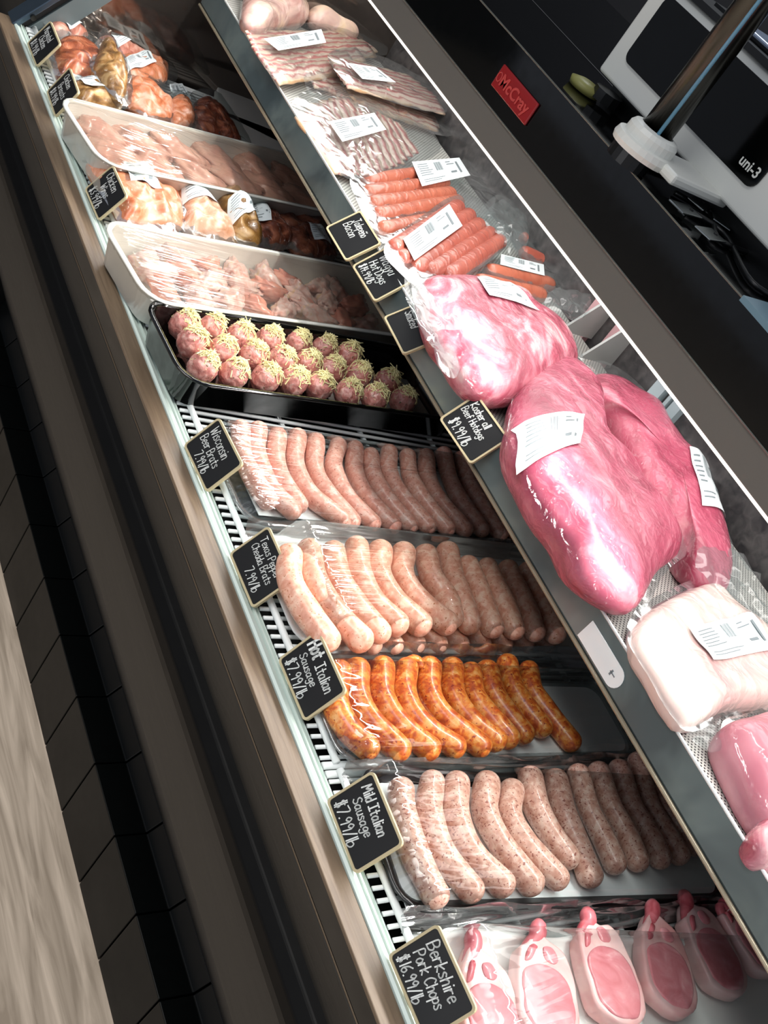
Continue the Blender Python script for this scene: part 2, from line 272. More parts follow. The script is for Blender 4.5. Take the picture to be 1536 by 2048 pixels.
def stroke_text(mb, txt, org, ex, ey, size, width, nrm, sx=1):
    """polyline writing: org = left end of the baseline, ex/ey unit vectors, size = cap height"""
    k = size / 6; x = 0
    for ch in txt:
        if ch == 'ñ': parts = G['n'] + '|' + G['~']; a = adv('n')
        else: parts = G.get(ch, ''); a = adv(ch)
        for st in parts.split('|'):
            if not st: continue
            pts = [tuple(float(q) for q in p.split(',')) for p in st.split()]
            jit = random.uniform(-.15, .15)
            W = [org + ex * ((x + u + .12 * v) * k * sx) + ey * ((v + jit) * k) for u, v in pts]
            if len(W) > 2: W = catmull(W, (len(W) - 1) * 4)
            for p, q in zip(W[:-1], W[1:]):
                d = (q - p)
                if d.length < 1e-7: continue
                d.normalize(); s = d.cross(nrm).normalized() * width / 2; e = d * width * .4
                mb.add([p - e - s, q + e - s, q + e + s, p - e + s], [(0, 1, 2, 3)])
        x += a
    return x * k * sx
def text_width(txt, size, sx=1): return sum(adv('n' if c == 'ñ' else c) for c in txt) * size / 6 * sx

# ------------------------------------------------------------------ setting
f = MB(); f.box(-3, 4, -2.5, 6, -.05, 0); f.build('floor', M['floor'], kind='structure')
f = MB(); f.box(3.9, 4, -2.5, 6, 0, 3.2); f.build('wall_back', pm('dark_wall_paint', (60, 60, 62), .6), kind='structure')
f = MB(); f.box(-3, 4, 5.9, 6, 0, 3.2); f.build('wall_left', M_wall := pm('grey_wall_paint', (84, 84, 84), .6), kind='structure')

# ------------------------------------------------------------------ display case
Y0, Y1 = -.35, 1.985
case = thing('display_case', (1.05, .8, 0), 'long black refrigerated meat display case with oak edge strip and red name badge', 'display case')
def part(mb, name, mat, parent=case, bv=0, smooth=False, label=None):
    o = mb.build(name, mat, parent, smooth=smooth, label=label)
    if bv: bevel(o, bv)
    return o
b = MB(); b.box(.6495, .6755, Y0, Y1, Z(-.8045), Z(-.8)); part(b, 'edge_strip', M['oak'], bv=.001, label='brown oak edge strip')
b = MB(); b.box(.6505, .6755, Y0, Y1, Z(-.8285), Z(-.8048)); part(b, 'glass_channel', M['gloss_black'], label='glossy black channel under the oak strip')
b = MB(); b.tube([(.6503, Y0, Z(-.8295)), (.6503, Y1, Z(-.8295))], .0010, 8); part(b, 'edge_bead', pm('dark_bronze_bead', (90, 76, 60), .3, .5))
b = MB(); b.box(.650, .6755, Y0, Y1, Z(-1.012), Z(-.8305)); part(b, 'front_panel', M['brown'], bv=.002)
prof = [(.652, Z(-.868)), (.640, Z(-.872)), (.630, Z(-.884)), (.628, Z(-.897)), (.631, Z(-.910)), (.640, Z(-.921)), (.652, Z(-.925))]
b = MB(); b.prism(prof, Y0, Y1); part(b, 'bumper', M['rubber'], bv=.002, label='rounded black bumper rail')
b = MB(); b.prism([(.660, Z(-1.010)), (1.40, Z(-1.010)), (1.40, Z(-1.385)), (.876, Z(-1.385))], Y0, Y1); part(b, 'underbody', M['matt_black'])
b = MB()
y = Y0
while y < Y1 + .01:
    y2 = y + .1235
    b.prism([(.8755, Z(-1.383)), (.8615, Z(-1.412)), (.809, Z(-1.412)), (.809, 0.001), (1.35, 0.001), (1.35, Z(-1.383))], y + .0012, y2 - .0012); y = y2
part(b, 'kick_panel', pm('glossy_black_kick_plate', (4, 6, 6), .35, spec=.2), bv=.0015)
# white front lip of the deck
lip = [(.676, Z(-.835)), (.676, Z(-.7985)), (.6785, Z(-.7965)), (.686, Z(-.800)), (.6870, Z(-.8025)), (.6880, Z(-.7985)), (.6900, Z(-.7985)), (.6910, Z(-.804)), (.6945, Z(-.806)), (.6960, Z(-.802)), (.6975, Z(-.802)), (.6975, Z(-.835))]
b = MB(); b.prism(lip, Y0, Y1); part(b, 'front_lip', M['rail'], label='pale grey enamelled front lip')
# tub
b = MB(); b.box(.690, 1.395, Y0, Y1, Z(-.935), Z(-.925)); b.box(.6935, .7005, Y0, Y1, Z(-.925), Z(-.836)); b.box(1.375, 1.395, Y0, Y1, Z(-.925), Z(-.83)); part(b, 'tub', M['matt_black'])
for k in range(14):
    yy = .05 + k * .115
b = MB()
for yy in (.72, .86, 1.0, 1.12):
    for xx in (.93, .99, 1.05): b.box(xx, xx + .03, yy, yy + .055, Z(-.925), Z(-.921))
part(b, 'drain_plate', M['steel'])
# far end wall with slanted frame
b = MB(); b.prism([(.69, Z(-.93)), (.69, Z(-.80)), (.985, Z(-.40)), (1.395, Z(-.40)), (1.395, Z(-.93))], Y1 - .006, Y1); part(b, 'end_panel', pm('mirror_end_panel', (120, 112, 106), .07, .85))
def slant(x0, x1, ya, yb): # bar following the glass slope, offset x0..x1 behind it
    q = MB(); dx, dz = .309, .44
    q.prism([(.672 + x0, Z(-.80)), (.672 + x0 + dx, Z(-.80 + dz)), (.672 + x1 + dx, Z(-.80 + dz)), (.672 + x1, Z(-.80))], ya, yb); return q
part(slant(0, .012, Y1 - .03, Y1 + .012), 'end_frame', M['alu'], bv=.0015)
part(slant(.012, .03, Y1 - .016, Y1 + .004), 'end_gasket', M['matt_black'])
part(slant(.03, .075, Y1 - .022, Y1 - .004), 'end_frame', pm('grey_green_trim', (104, 116, 118), .35), bv=.001)
b = MB(); b.tube([(.70, Y1 - .03, Z(-.775)), (.70, Y1 - .036, Z(-.775))], .005, 12); part(b, 'end_screw', M['chrome'])
# back wall with standards
b = MB(); b.box(1.375, 1.395, Y0, Y1, Z(-.83), Z(-.30)); part(b, 'back_panel', M['back_panel'])
for yy in (1.09, 1.035):
    pass
for px_, py_ in ((1173, 650), (1216, 697)):
    q = PX(px_, py_, 1.368)
    b = MB(); b.box(1.362, 1.375, q.y - .014, q.y + .014, Z(-.79), Z(-.31)); o = part(b, 'shelf_standard', pm('reddish_steel', (196, 156, 160), .4), bv=.001)
    s = MB()
    for k in range(16): s.box(1.3612, 1.3622, q.y - .0088, q.y - .0048, Z(-.76 + k * .028), Z(-.745 + k * .028))
    s.build('slot', M['matt_black'], o)
    b = MB(); b.prism([(1.36, Z(-.60)), (1.36, Z(-.52)), (1.34, Z(-.52)), (1.29, Z(-.60))], q.y - .032, q.y - .028); part(b, 'shelf_bracket', pm('zinc_bracket', (150, 152, 150), .35, .3))
    b = MB(); z0 = Z(-.53); b.add([(1.352, q.y - .06, z0), (1.352, q.y - .022, z0 - .012), (1.352, q.y - .03, z0 + .03), (1.372, q.y - .06, z0), (1.372, q.y - .022, z0 - .012), (1.372, q.y - .03, z0 + .03)], [(0, 1, 2), (5, 4, 3), (0, 3, 4, 1), (1, 4, 5, 2), (2, 5, 3, 0)]); o = part(b, 'corner_clip', pm('polished_steel', (220, 222, 220), .15, .9))
    b = MB(); b.tube([(1.351, q.y - .036, z0 + .006), (1.346, q.y - .036, z0 + .006)], .0045, 10); b.build('screw', M['chrome'], o)
b = MB()
q1 = PX(1300, 780, 1.365)
for k, wdt in ((0, .022), (.034, .006), (.046, .018)): b.box(1.362, 1.375, q1.y - k - wdt, q1.y - k, Z(-.79), Z(-.31))
part(b, 'back_trim', pm('pale_blue_trim', (150, 165, 170), .3))
# canopy
b = MB(); b.prism([(.985, Z(-.3585)), (.985, Z(-.398)), (1.40, Z(-.398)), (1.40, Z(-.30)), (1.0, Z(-.30))], Y0, Y1 + .01)
part(b, 'canopy', M['grey_metal'], bv=.0015, label='grey metal canopy underside lip')
b = MB(); b.prism([(.984, Z(-.3575)), (.984, Z(-.2785)), (1.0, Z(-.2785)), (1.0, Z(-.3575))], Y0, Y1 + .01); part(b, 'canopy_fascia', M['gloss_black'], bv=.001, label='glossy black canopy fascia')
b = MB(); b.tube([(.9835, Y0, Z(-.2785)), (.9835, Y1, Z(-.2785))], .0011, 6); b.tube([(.9835, Y0, Z(-.3578)), (.9835, Y1, Z(-.3578))], .0011, 6); part(b, 'canopy_bead', pm('dull_edge_metal', (110, 112, 104), .3, .6))
b = MB(); b.box(1.0, 1.60, Y0, Y1 + .9, Z(-.30), Z(-.2795)); part(b, 'canopy_top', M['gloss_black'])
b = MB(); b.box(1.185, 1.188, .9, Y1 + .9, Z(-.2795), Z(-.279)); part(b, 'top_seam', M['matt_black'])
b = MB(); b.box(.9852, .9995, Y0, Y1 - .03, Z(-.4015), Z(-.3981)); part(b, 'lamp_diffuser', M['light_glow'], bv=.001)
# badge
bd = MB(); bq = [PX(1016, 135, .983), PX(1081, 213, .983), PX(1045, 242, .983), PX(983, 164, .983)]
by0, by1, bz0, bz1 = 1.088, 1.184, Z(-.338), Z(-.3075)
bd.box(.9805, .984, by0, by1, bz0, bz1); badge = part(bd, 'name_badge', M['red'], bv=.0015, label='red enamel maker badge')
def font_mesh(name, txt, size, org, ex, ey, mat, parent, ext=.0002, sx=1, shear=0, offset=0):
    cu = bpy.data.curves.new(name, 'FONT'); cu.body = txt; cu.size = size; cu.extrude = ext; cu.shear = shear; cu.offset = offset
    t = bpy.data.objects.new(name + '_tmp', cu); C.objects.link(t); dg = bpy.context.evaluated_depsgraph_get(); me = bpy.data.meshes.new_from_object(t.evaluated_get(dg))
    bpy.data.objects.remove(t); en = ex.cross(ey)
    for v in me.vertices: v.co = org + ex * (v.co.x * sx) + ey * v.co.y + en * v.co.z
    me.materials.clear(); me.materials.append(mat); o = bpy.data.objects.new(name, me); C.objects.link(o)
    if parent: o.parent = parent; o.matrix_parent_inverse = parent.matrix_world.inverted() if parent.type == 'EMPTY' else Matrix()
    return o
EYm, EZ = Vector((0, -1, 0)), Vector((0, 0, 1))
font_mesh('badge_lettering', 'McCray', .0215, Vector((.9800, 1.171, Z(-.3295))), EYm, EZ, M['badge_letter'], badge, sx=1.08, offset=.0005)
c_ = MB(); cc = Vector((.9802, 1.1765, Z(-.3225))); c_.tube([cc + Vector((0, .0045 * math.cos(a), .0058 * math.sin(a))) for a in [i * math.pi / 8 for i in range(17)]], .0008, 6); c_.build('badge_emblem', M['badge_letter'], badge)

# neighbouring dark case beyond the far end
nb = thing('neighbour_case', (1.05, 3.0, 0), 'dark brown end of the next case beyond the far frame of the display case', 'display case')
b = MB(); b.box(.668, 1.5, Y1 + .03, 3.8, Z(-1.012), Z(-.86)); b.build('front_panel', M['brown'], nb)
b = MB(); b.box(.80, 1.5, Y1 + .03, 3.8, .001, Z(-1.012)); b.build('kick_panel', M['matt_black'], nb)
b = MB(); b.box(.70, 1.5, Y1 + .03, 3.8, Z(-.86), Z(-.62)); b.build('upper_panel', M['brown'], nb)
# ------------------------------------------------------------------ upper shelf
ZS = -.612
shelf = thing('upper_shelf', (1.15, .8, Z(-.65)), 'white perforated steel upper shelf carrying the vacuum packed meats', 'shelf')
b = MB(); b.box(.974, 1.36, Y0, Y1 - .02, Z(ZS - .006), Z(ZS)); b.build('perforated_deck', M['perf'], shelf)
b = MB(); b.box(.974, 1.36, Y0, Y1 - .02, Z(ZS - .03), Z(ZS - .0065)); b.build('shelf_body', M['grey_metal'], shelf)
b = MB(); b.prism([(.9690, Z(-.603)), (.9655, Z(-.643)), (.9685, Z(-.648)), (.9735, Z(-.648)), (.9735, Z(-.603))], Y0, Y1 - .02); b.build('price_channel', M['channel'], shelf, label='smoky reflective price channel')
b = MB(); b.tube([(.9705, Y0, Z(-.6015)), (.9705, Y1 - .02, Z(-.6015))], .0019, 8); b.build('top_bead', pm('bright_edge_steel', (226, 230, 228), .25, .5), shelf)
b = MB(); b.tube([(.9650, Y0, Z(-.648)), (.9650, Y1 - .02, Z(-.648))], .0026, 8); b.build('bottom_bead', pm('worn_tan_edge', (150, 140, 118), .35, .3), shelf)
# blank label strip in the channel
lp = [PX(1155, 1263, .9635), PX(1182, 1250, .9665)]
ya, yb = PX(1168, 1258, .966).y, PX(1240, 1372, .966).y
b = MB(); n = 10; zc = Z(-.6285); hh = .0125
ring = [(ya, zc - hh), (ya, zc + hh)] + [(yb + hh + hh * math.cos(t) * -1 * 1.0, zc + hh * math.sin(t)) for t in [math.pi / 2 - i * math.pi / n for i in range(n + 1)]]
ring = [(ya, zc - hh), (ya, zc + hh)] + [(yb + hh - hh * math.cos(math.pi / 2 - i * math.pi / n), zc + hh * math.sin(math.pi / 2 - i * math.pi / n)) for i in range(n + 1)]
m_ = len(ring); xo = lambda z: .9695 - (Z(-.603) - z) * .0035 / .04 - .0016
b.add([(xo(z), y, z) for y, z in ring] + [(xo(z) + .0008, y, z) for y, z in ring], [tuple(range(m_)), tuple(range(m_, 2 * m_))[::-1]] + [(i, (i + 1) % m_, m_ + (i + 1) % m_, m_ + i) for i in range(m_)])
ls = thing('label_strip', (.966, (ya + yb) / 2, zc - hh), 'blank white round-ended label strip stuck in the price channel of the upper shelf', 'label')
b.build('strip', pm('white_strip', (232, 240, 240), .4), ls)
t_ = MB(); nrm = Vector((-1, 0, .09)); ex_ = Vector((.09, 0, 1)).normalized()
t_.add([(.9655, yb + .020, zc - .001), (.9655, yb + .011, zc - .001), (.9655, yb + .011, zc + .0005), (.9655, yb + .020, zc + .0005)], [(0, 1, 2, 3)])
t_.add([(.9655, yb + .019, zc - .004), (.9655, yb + .0165, zc - .004), (.9655, yb + .0165, zc + .003), (.9655, yb + .019, zc + .003)], [(0, 1, 2, 3)]); 
for v in t_.v: v.x = xo(v.z) - .0003
t_.build('printed_mark', M['ink'], ls)

# ------------------------------------------------------------------ wire racks
def wire_rack(ya, yb, label):
    t = thing('wire_rack', (1.0, (ya + yb) / 2, Z(-.806)), label, 'rack', None)
    w_ = MB(); n = int((yb - ya) / .0125)
    for k in range(1, n):
        y = ya + k * (yb - ya) / n; w_.tube([(.6985, y, Z(-.801)), (1.36, y, Z(-.801))], .0026, 6)
    w_.build('wires', M['wires'], t, smooth=True)
    for x, dz, r in ((.7118, .0056, .0040),):
        q = MB(); q.tube([(x, ya + .003, Z(-.801 + dz)), (x, yb - .003, Z(-.801 + dz))], r, 12); q.build('top_rod', M['wires'], t, smooth=True)
    for x in (.86, 1.0, 1.14, 1.27):
        q = MB(); q.tube([(x, ya + .003, Z(-.8065)), (x, yb - .003, Z(-.8065))], .0035, 8); q.build('cross_rod', M['wires'], t, smooth=True)
    for y in (ya + .004, yb - .004):
        q = MB(); q.tube([(.6985, y, Z(-.802)), (1.36, y, Z(-.802))], .0042, 8); q.build('end_rod', M['wires'], t, smooth=True)
ja, jb = P(672, 1532, -.795).y, P(226, 452, -.795).y
wire_rack(-.34, ja - .001, 'white wire rack section under the nearest sausage and pork chop trays')
wire_rack(ja + .001, jb - .001, 'white wire rack section in the middle, bare beside the black meatball tray')
wire_rack(jb + .001, Y1 - .02, 'white wire rack section at the far end under the marinated chicken bags')
TOP = -.796

# ------------------------------------------------------------------ chalkboard tags
TW, TH = .0784, .0555
def chalk_tag(yaw, tilt, y, x, zb, lines, label, clip=False):
    t = thing('price_tag', (x, y, Z(zb)), label, 'price tag', 'chalkboard price tags')
    e = Vector((math.sin(yaw), -math.cos(yaw), 0)); u = Vector((math.cos(yaw) * math.cos(tilt), math.sin(yaw) * math.cos(tilt), math.sin(tilt))); n = e.cross(u)
    if n.x > 0: n = -n
    o = Vector((x, y, Z(zb)))
    def rr(w_, h_, r, dz):
        pts = []
        for cx, cy, a0 in ((w_ / 2 - r, h_ / 2 - r, 0), (-w_ / 2 + r, h_ / 2 - r, 90), (-w_ / 2 + r, -h_ / 2 + r, 180), (w_ / 2 - r, -h_ / 2 + r, 270)):
            for k in range(5):
                a = math.radians(a0 + k * 22.5); pts.append(o + u * (TH / 2 + cy + r * math.sin(a)) + e * (cx + r * math.cos(a)) + n * dz)
        return pts
    F = MB(); N = 20; A = rr(TW, TH, .005, .0); B = rr(TW, TH, .005, .0035); Cc = rr(TW - .005, TH - .005, .0035, .0035); D = rr(TW - .005, TH - .005, .0035, .0022)
    F.add(A + B + Cc + D, [tuple(range(N))] + [(k * N + i, k * N + (i + 1) % N, (k + 1) * N + (i + 1) % N, (k + 1) * N + i) for k in range(3) for i in range(N)])
    F.build('wooden_frame', M['frame'], t)
    Q = MB(); Q.add(D, [tuple(range(N))]); 
    for v in Q.v: v += n * .0003
    Q.build('board', M['board'], t)
    W = MB()
    for (txt, lx, ly, size, wd, *sl) in lines:       # lx, ly in fractions of the board from top left
        sx = sl[0] if sl else 1
        org = o + e * (-TW / 2 + .003 + lx * (TW - .006)) + u * (TH - .003 - ly * (TH - .006)) + n * .0030
        ang = sl[1] if len(sl) > 1 else -.06
        ex = (e * math.cos(ang) + u * math.sin(ang)).normalized(); ey = (u * math.cos(ang) - e * math.sin(ang)).normalized()
        stroke_text(W, txt, org, ex, ey, size, wd, n, sx)
    W.build('chalk_writing', M['chalk'], t)
    K = MB()
    if clip:
        K.tube([o + u * .012 - n * .002 , o + u * .012 - n * .02 + e * 0], .006, 8); K.build('clip', M['white_plastic'], t)
    else:
        K.prism([(0, 0), (.004, 0), (.004, .008), (0, .008)], -.008, .008)
        K.v = [o + Vector((.0025, 0, -.0055)) + Vector((v.x, v.y, v.z)) for v in K.v]; K.build('clip', M['cork'], t)
    return t
fw = .0011
chalk_tag(-.0091, 1.1647, 1.8518, .6864, -.797, [('Marinated', .08, .30, .0125, fw, .62), ('Chicken', .18, .60, .0125, fw, .72), ('$8.99/lb', .06, .93, .0125, fw, .85)], 'small chalkboard reading Marinated Chicken $8.99/lb, furthest on the front lip')
chalk_tag(-.045, 1.2287, 1.6987, .6856, -.797, [('Chicken', .10, .28, .012, fw, .8), ('Breasts', .18, .60, .012, fw, .8), ('$8.99/lb', .08, .93, .012, fw, .9)], 'small chalkboard reading Chicken Breasts $8.99/lb on the front lip')
chalk_tag(.017, 1.128, 1.427, .6864, -.797, [('Chicken', .10, .28, .013, fw, .85), ('Wings', .24, .60, .012, fw, .85), ('$3.99/lb', .08, .94, .013, fw, .92)], 'small chalkboard reading Chicken Wings $3.99/lb on the front lip')
chalk_tag(.0675, 1.1111, .893, .6842, -.797, [('Wisconsin', .08, .30, .0125, fw, .8), ('Beer Brats', .06, .60, .011, fw, .82), ('7.99/lb', .26, .92, .0115, fw, .85)], 'small chalkboard reading Wisconsin Beer Brats 7.99/lb on the front lip')
chalk_tag(.0208, 1.1004, .7208, .6859, -.797, [('Texas Pepper', .08, .25, .009, .0010, .92), ('Chedda Brats', .08, .50, .009, .0010, .9), ('7.99/lb', .38, .88, .011, .0011, .9)], 'small chalkboard reading Texas Pepper Cheddar Brats 7.99/lb on the front lip')
chalk_tag(.0197, 1.1606, .5753, .6945, -.797, [('Hot', .06, .30, .015, .0026, .8), ('Italian', .42, .36, .012, .0014, .8), ('Sausage', .12, .58, .009, .0012, 1.05), ('$7.99/lb', .06, .93, .0125, .0013, .98)], 'small chalkboard with bold Hot over Italian Sausage $7.99/lb on the front lip')
chalk_tag(-.0174, 1.1107, .408, .6835, -.797, [('Mild Italian', .08, .29, .0105, .0015, .86), ('Sausage', .16, .56, .0095, .0013, 1.0), ('$7.99/lb', .06, .93, .0125, .0013, .98)], 'small chalkboard reading Mild Italian Sausage $7.99/lb on the front lip')
chalk_tag(.0284, 1.144, .2522, .6852, -.797, [('Berkshire', .10, .30, .012, .0014, .95), ('Pork Chops', .10, .59, .011, .0013, .85), ('$16.99/lb', .04, .92, .0115, .0013, .9)], 'small chalkboard reading Berkshire Pork Chops $16.99/lb, nearest on the front lip')
chalk_tag(.008, .8399, 1.2173, .9333, -.635, [('Jalepeño', .14, .30, .0115, .0012, .78), ('Bacon', .10, .58, .0125, .0012, .85)], 'small chalkboard reading Jalepeno Bacon clipped to the upper shelf edge', True)
chalk_tag(.035, .8784, 1.1313, .9428, -.635, [('Wagyu', .10, .30, .013, .0013, .95), ('Hot Dogs', .10, .62, .012, .0012, .88), ('$14.99/lb', .04, .90, .0105, .0011, .9)], 'small chalkboard reading Wagyu Hot Dogs $14.99/lb clipped to the upper shelf edge', True)
chalk_tag(-.0677, .80, 1.0211, .9413, -.635, [('Smoked', .06, .50, .011, .0014, .85)], 'small chalkboard reading Smoked, partly under a beef bag corner on the shelf edge', True)
chalk_tag(.0999, .9748, .8241, .9406, -.635, [('Kosher all', .08, .24, .0095, .0013, .9), ('Beef Hotdogs', .04, .48, .009, .0012, .88), ('$9.99/lb', .10, .90, .0125, .0013, .92)], 'small chalkboard reading Kosher all Beef Hotdogs $9.99/lb on the shelf edge', True)

# ------------------------------------------------------------------ pillow-shaped packs
def height_fn(outline, z0, h, flat=.0, seed=0, amp=.12, nscale=18, pw=2.4):
    n = len(outline); c = sum(outline, Vector((0, 0, 0))) / n; c = Vector((c.x, c.y, 0))
    def rad(x, y):
        d = Vector((x - c.x, y - c.y, 0)); L = d.length
        if L < 1e-6: return 0, c
        best = None
        for i in range(n):
            p, q = outline[i], outline[(i + 1) % n]; ex, ey = q.x - p.x, q.y - p.y; det = d.x * (-ey) + d.y * ex
            if abs(det) < 1e-12: continue
            t = ((p.x - c.x) * (-ey) + (p.y - c.y) * ex) / det; s = (d.x * (p.y - c.y) - d.y * (p.x - c.x)) / det
            if -1e-6 <= s <= 1 + 1e-6 and t > 0 and (best is None or t < best): best = t
        return (1 / best if best else 1), c
    def top(x, y):
        r, _ = rad(x, y); r = min(r, 1)
        k = (1 - r ** pw) ** .5
        return z0 + h * (.5 + .5 * k) * 1.0 + h * amp * k * noise.noise(Vector((x * nscale, y * nscale, seed * 7.3))) 
    return top, c
def pillow(outline, zrel, h, name, mat, parent, seed=0, amp=.25, nscale=22, rings=16, seg=64, pw=2.6, lump=.0):
    """closed cushion-shaped body: outline on plane, rounded over the top and the bottom"""
    z0 = Z(zrel); o2 = closed_spline(outline, seg); c = sum(o2, Vector()) / seg; c.z = 0
    V = []; F = []
    top, _ = height_fn([Vector((p.x, p.y, 0)) for p in o2], z0, h, seed=seed, amp=amp, nscale=nscale, pw=pw)
    def ringpts(r, sgn):
        k = max(0, 1 - r ** pw) ** .5; out = []
        for p in o2:
            x = c.x + (p.x - c.x) * r; y = c.y + (p.y - c.y) * r
            nn = noise.noise(Vector((x * nscale, y * nscale, seed * 7.3)))
            if sgn > 0: z = z0 + h * .4 + h * .6 * k + h * amp * k * nn + lump * k * noise.noise(Vector((x * 60, y * 60, seed)))
            else: z = z0 + h * .4 - h * .4 * min(1, k * 1.6)
            out.append(Vector((x, y, z)))
        return out
    rs = [math.sin(i / rings * math.pi / 2) for i in range(1, rings + 1)]
    V.append(Vector((c.x, c.y, z0 + h + h * amp * noise.noise(Vector((c.x * nscale, c.y * nscale, seed * 7.3))))))
    for r in rs: V += ringpts(r, 1)
    for r in rs[::-1][1:]: V += ringpts(r, -1)
    V.append(Vector((c.x, c.y, z0)))
    NR = (len(V) - 2) // seg
    F += [(0, 1 + i, 1 + (i + 1) % seg) for i in range(seg)]
    for k in range(NR - 1): F += [(1 + k * seg + i, 1 + (k + 1) * seg + i, 1 + (k + 1) * seg + (i + 1) % seg, 1 + k * seg + (i + 1) % seg) for i in range(seg)]
    F += [(1 + (NR - 1) * seg + i, len(V) - 1, 1 + (NR - 1) * seg + (i + 1) % seg) for i in range(seg)]
    ob = link(name, V, F, mat, parent, smooth=True)
    def surf(x, y):
        # radial parameter
        d = Vector((x - c.x, y - c.y, 0)); L = d.length; a = math.atan2(d.y, d.x); best = 1e9
        for i in range(seg):
            p, q = o2[i], o2[(i + 1) % seg]; ex, ey = q.x - p.x, q.y - p.y; det = d.x * (-ey) + d.y * ex
            if abs(det) < 1e-13: continue
            t = ((p.x - c.x) * (-ey) + (p.y - c.y) * ex) / det; s = (d.x * (p.y - c.y) - d.y * (p.x - c.x)) / det
            if -1e-4 <= s <= 1.0001 and t > 0: best = min(best, t)
        r = min(1, 1 / best) if best < 1e8 else 0
        k = max(0, 1 - r ** pw) ** .5
        return z0 + h * .4 + h * .6 * k + h * amp * k * noise.noise(Vector((x * nscale, y * nscale, seed * 7.3)))
    return ob, surf
def drape(quad_px, zrel, surf, name, parent, lift=.0028, prints=True, mat=None, n=10):
    """paper label laid over the surface: quad corners in order text-top-left, top-right, bottom-right, bottom-left"""
    q = [P(a, b, zrel) for a, b in quad_px]
    def pt(u, v, l): 
        p = (q[0] * (1 - u) + q[1] * u) * (1 - v) + (q[3] * (1 - u) + q[2] * u) * v
        # smooth the height over a small neighbourhood
        z = sum(surf(p.x + a, p.y + b) for a, b in ((0, 0), (.006, 0), (-.006, 0), (0, .006), (0, -.006))) / 5
        return Vector((p.x, p.y, max(z, surf(p.x, p.y)) + l))
    V = [pt(i / n, j / n, lift) for j in range(n + 1) for i in range(n + 1)]
    F = [(j * (n + 1) + i, j * (n + 1) + i + 1, (j + 1) * (n + 1) + i + 1, (j + 1) * (n + 1) + i) for j in range(n) for i in range(n)]
    lb = link(name, V, F, mat or M['label'], parent, smooth=True, label='white printed weight label')
    if prints:
        b_ = MB(); L = lift + .0006
        def bar(u0, u1, v0, v1):
            m = 4; vs = []
            for k in range(m + 1): vs += [pt(lerp(u0, u1, k / m), v0, L), pt(lerp(u0, u1, k / m), v1, L)]
            b_.add(vs, [(2 * k, 2 * k + 1, 2 * k + 3, 2 * k + 2) for k in range(m)])
        for k in range(9): bar(.40 + k * .016, .40 + k * .016 + (.006 if k % 3 else .010), .12, .50)
        for k in range(6): bar(.06 + random.uniform(0, .02), .30 + random.uniform(-.05, .03), .14 + k * .09, .165 + k * .09)
        bar(.64, .74, .15, .18); bar(.64, .80, .26, .29); bar(.66, .78, .62, .70); bar(.84, .88, .2, .75); bar(.08, .5, .78, .80); bar(.08, .42, .86, .88)
        b_.build('print', M['ink'], lb)
    return lb
def sheet(outline_px, zs, name, parent, mat, seed=0, amp=.006, seg=48, rings=8, sc=30):
    """loose film: outline given at one or several heights, crumpled"""
    pts = [P(a, b, z) for (a, b), z in zip(outline_px, zs if hasattr(zs, '__len__') else [zs] * len(outline_px))]
    o2 = closed_spline(pts, seg); c = sum(o2, Vector()) / seg; V = [c]; F = []
    for k in range(1, rings + 1):
        r = k / rings
        for p in o2:
            q = c + (p - c) * r; a = amp * (1 if k < rings else .5)
            q.z += a * (1 - abs(noise.noise(Vector((q.x * sc, q.y * sc, seed)))) * 2) + a * .5 * noise.noise(Vector((q.x * sc * 2.3, q.y * sc * 2.3, seed + 9))); V.append(q)
    F += [(0, 1 + i, 1 + (i + 1) % seg) for i in range(seg)]
    for k in range(rings - 1): F += [(1 + k * seg + i, 1 + (k + 1) * seg + i, 1 + (k + 1) * seg + (i + 1) % seg, 1 + k * seg + (i + 1) % seg) for i in range(seg)]
    return link(name, V, F, mat, parent, smooth=True)
def grow(pts, k):
    c = (sum(p[0] for p in pts) / len(pts), sum(p[1] for p in pts) / len(pts)); return [(c[0] + (p[0] - c[0]) * k, c[1] + (p[1] - c[1]) * k) for p in pts]
def pack(name, cat, label, px, zrel, h, mat, labels=(), seed=0, amp=.2, nscale=20, pw=2.6, skirt=1.12, group=None, bag=True, lump=0, extra=None):
    zm = zrel + h * .55; pts = [P(a, b, zm) for a, b in px]; c = sum(pts, Vector()) / len(pts)
    t = thing(name, (c.x, c.y, Z(zrel)), label, cat, group)
    body, surf = pillow(pts, zrel, h, 'meat', mat, t, seed, amp, nscale, pw=pw, lump=lump)
    if bag: sheet(grow(px, skirt), zrel + h * .42, 'bag', t, M['bag'], seed, .004 if skirt < 1.3 else .009)
    for q in labels: drape(q, zm, surf, 'label', t)
    return t, surf
c420 = lambda p: crop(420, 0, 2.954, p)
c0 = lambda p: crop(0, 0, 2.954, p)
c620 = lambda p: crop(620, 400, 2.648, p)
c960 = lambda p: crop(960, 560, 2.667, p)
c1000 = lambda p: crop(1000, 1100, 2.865, p)
def L4(fn, pts): return fn(pts)

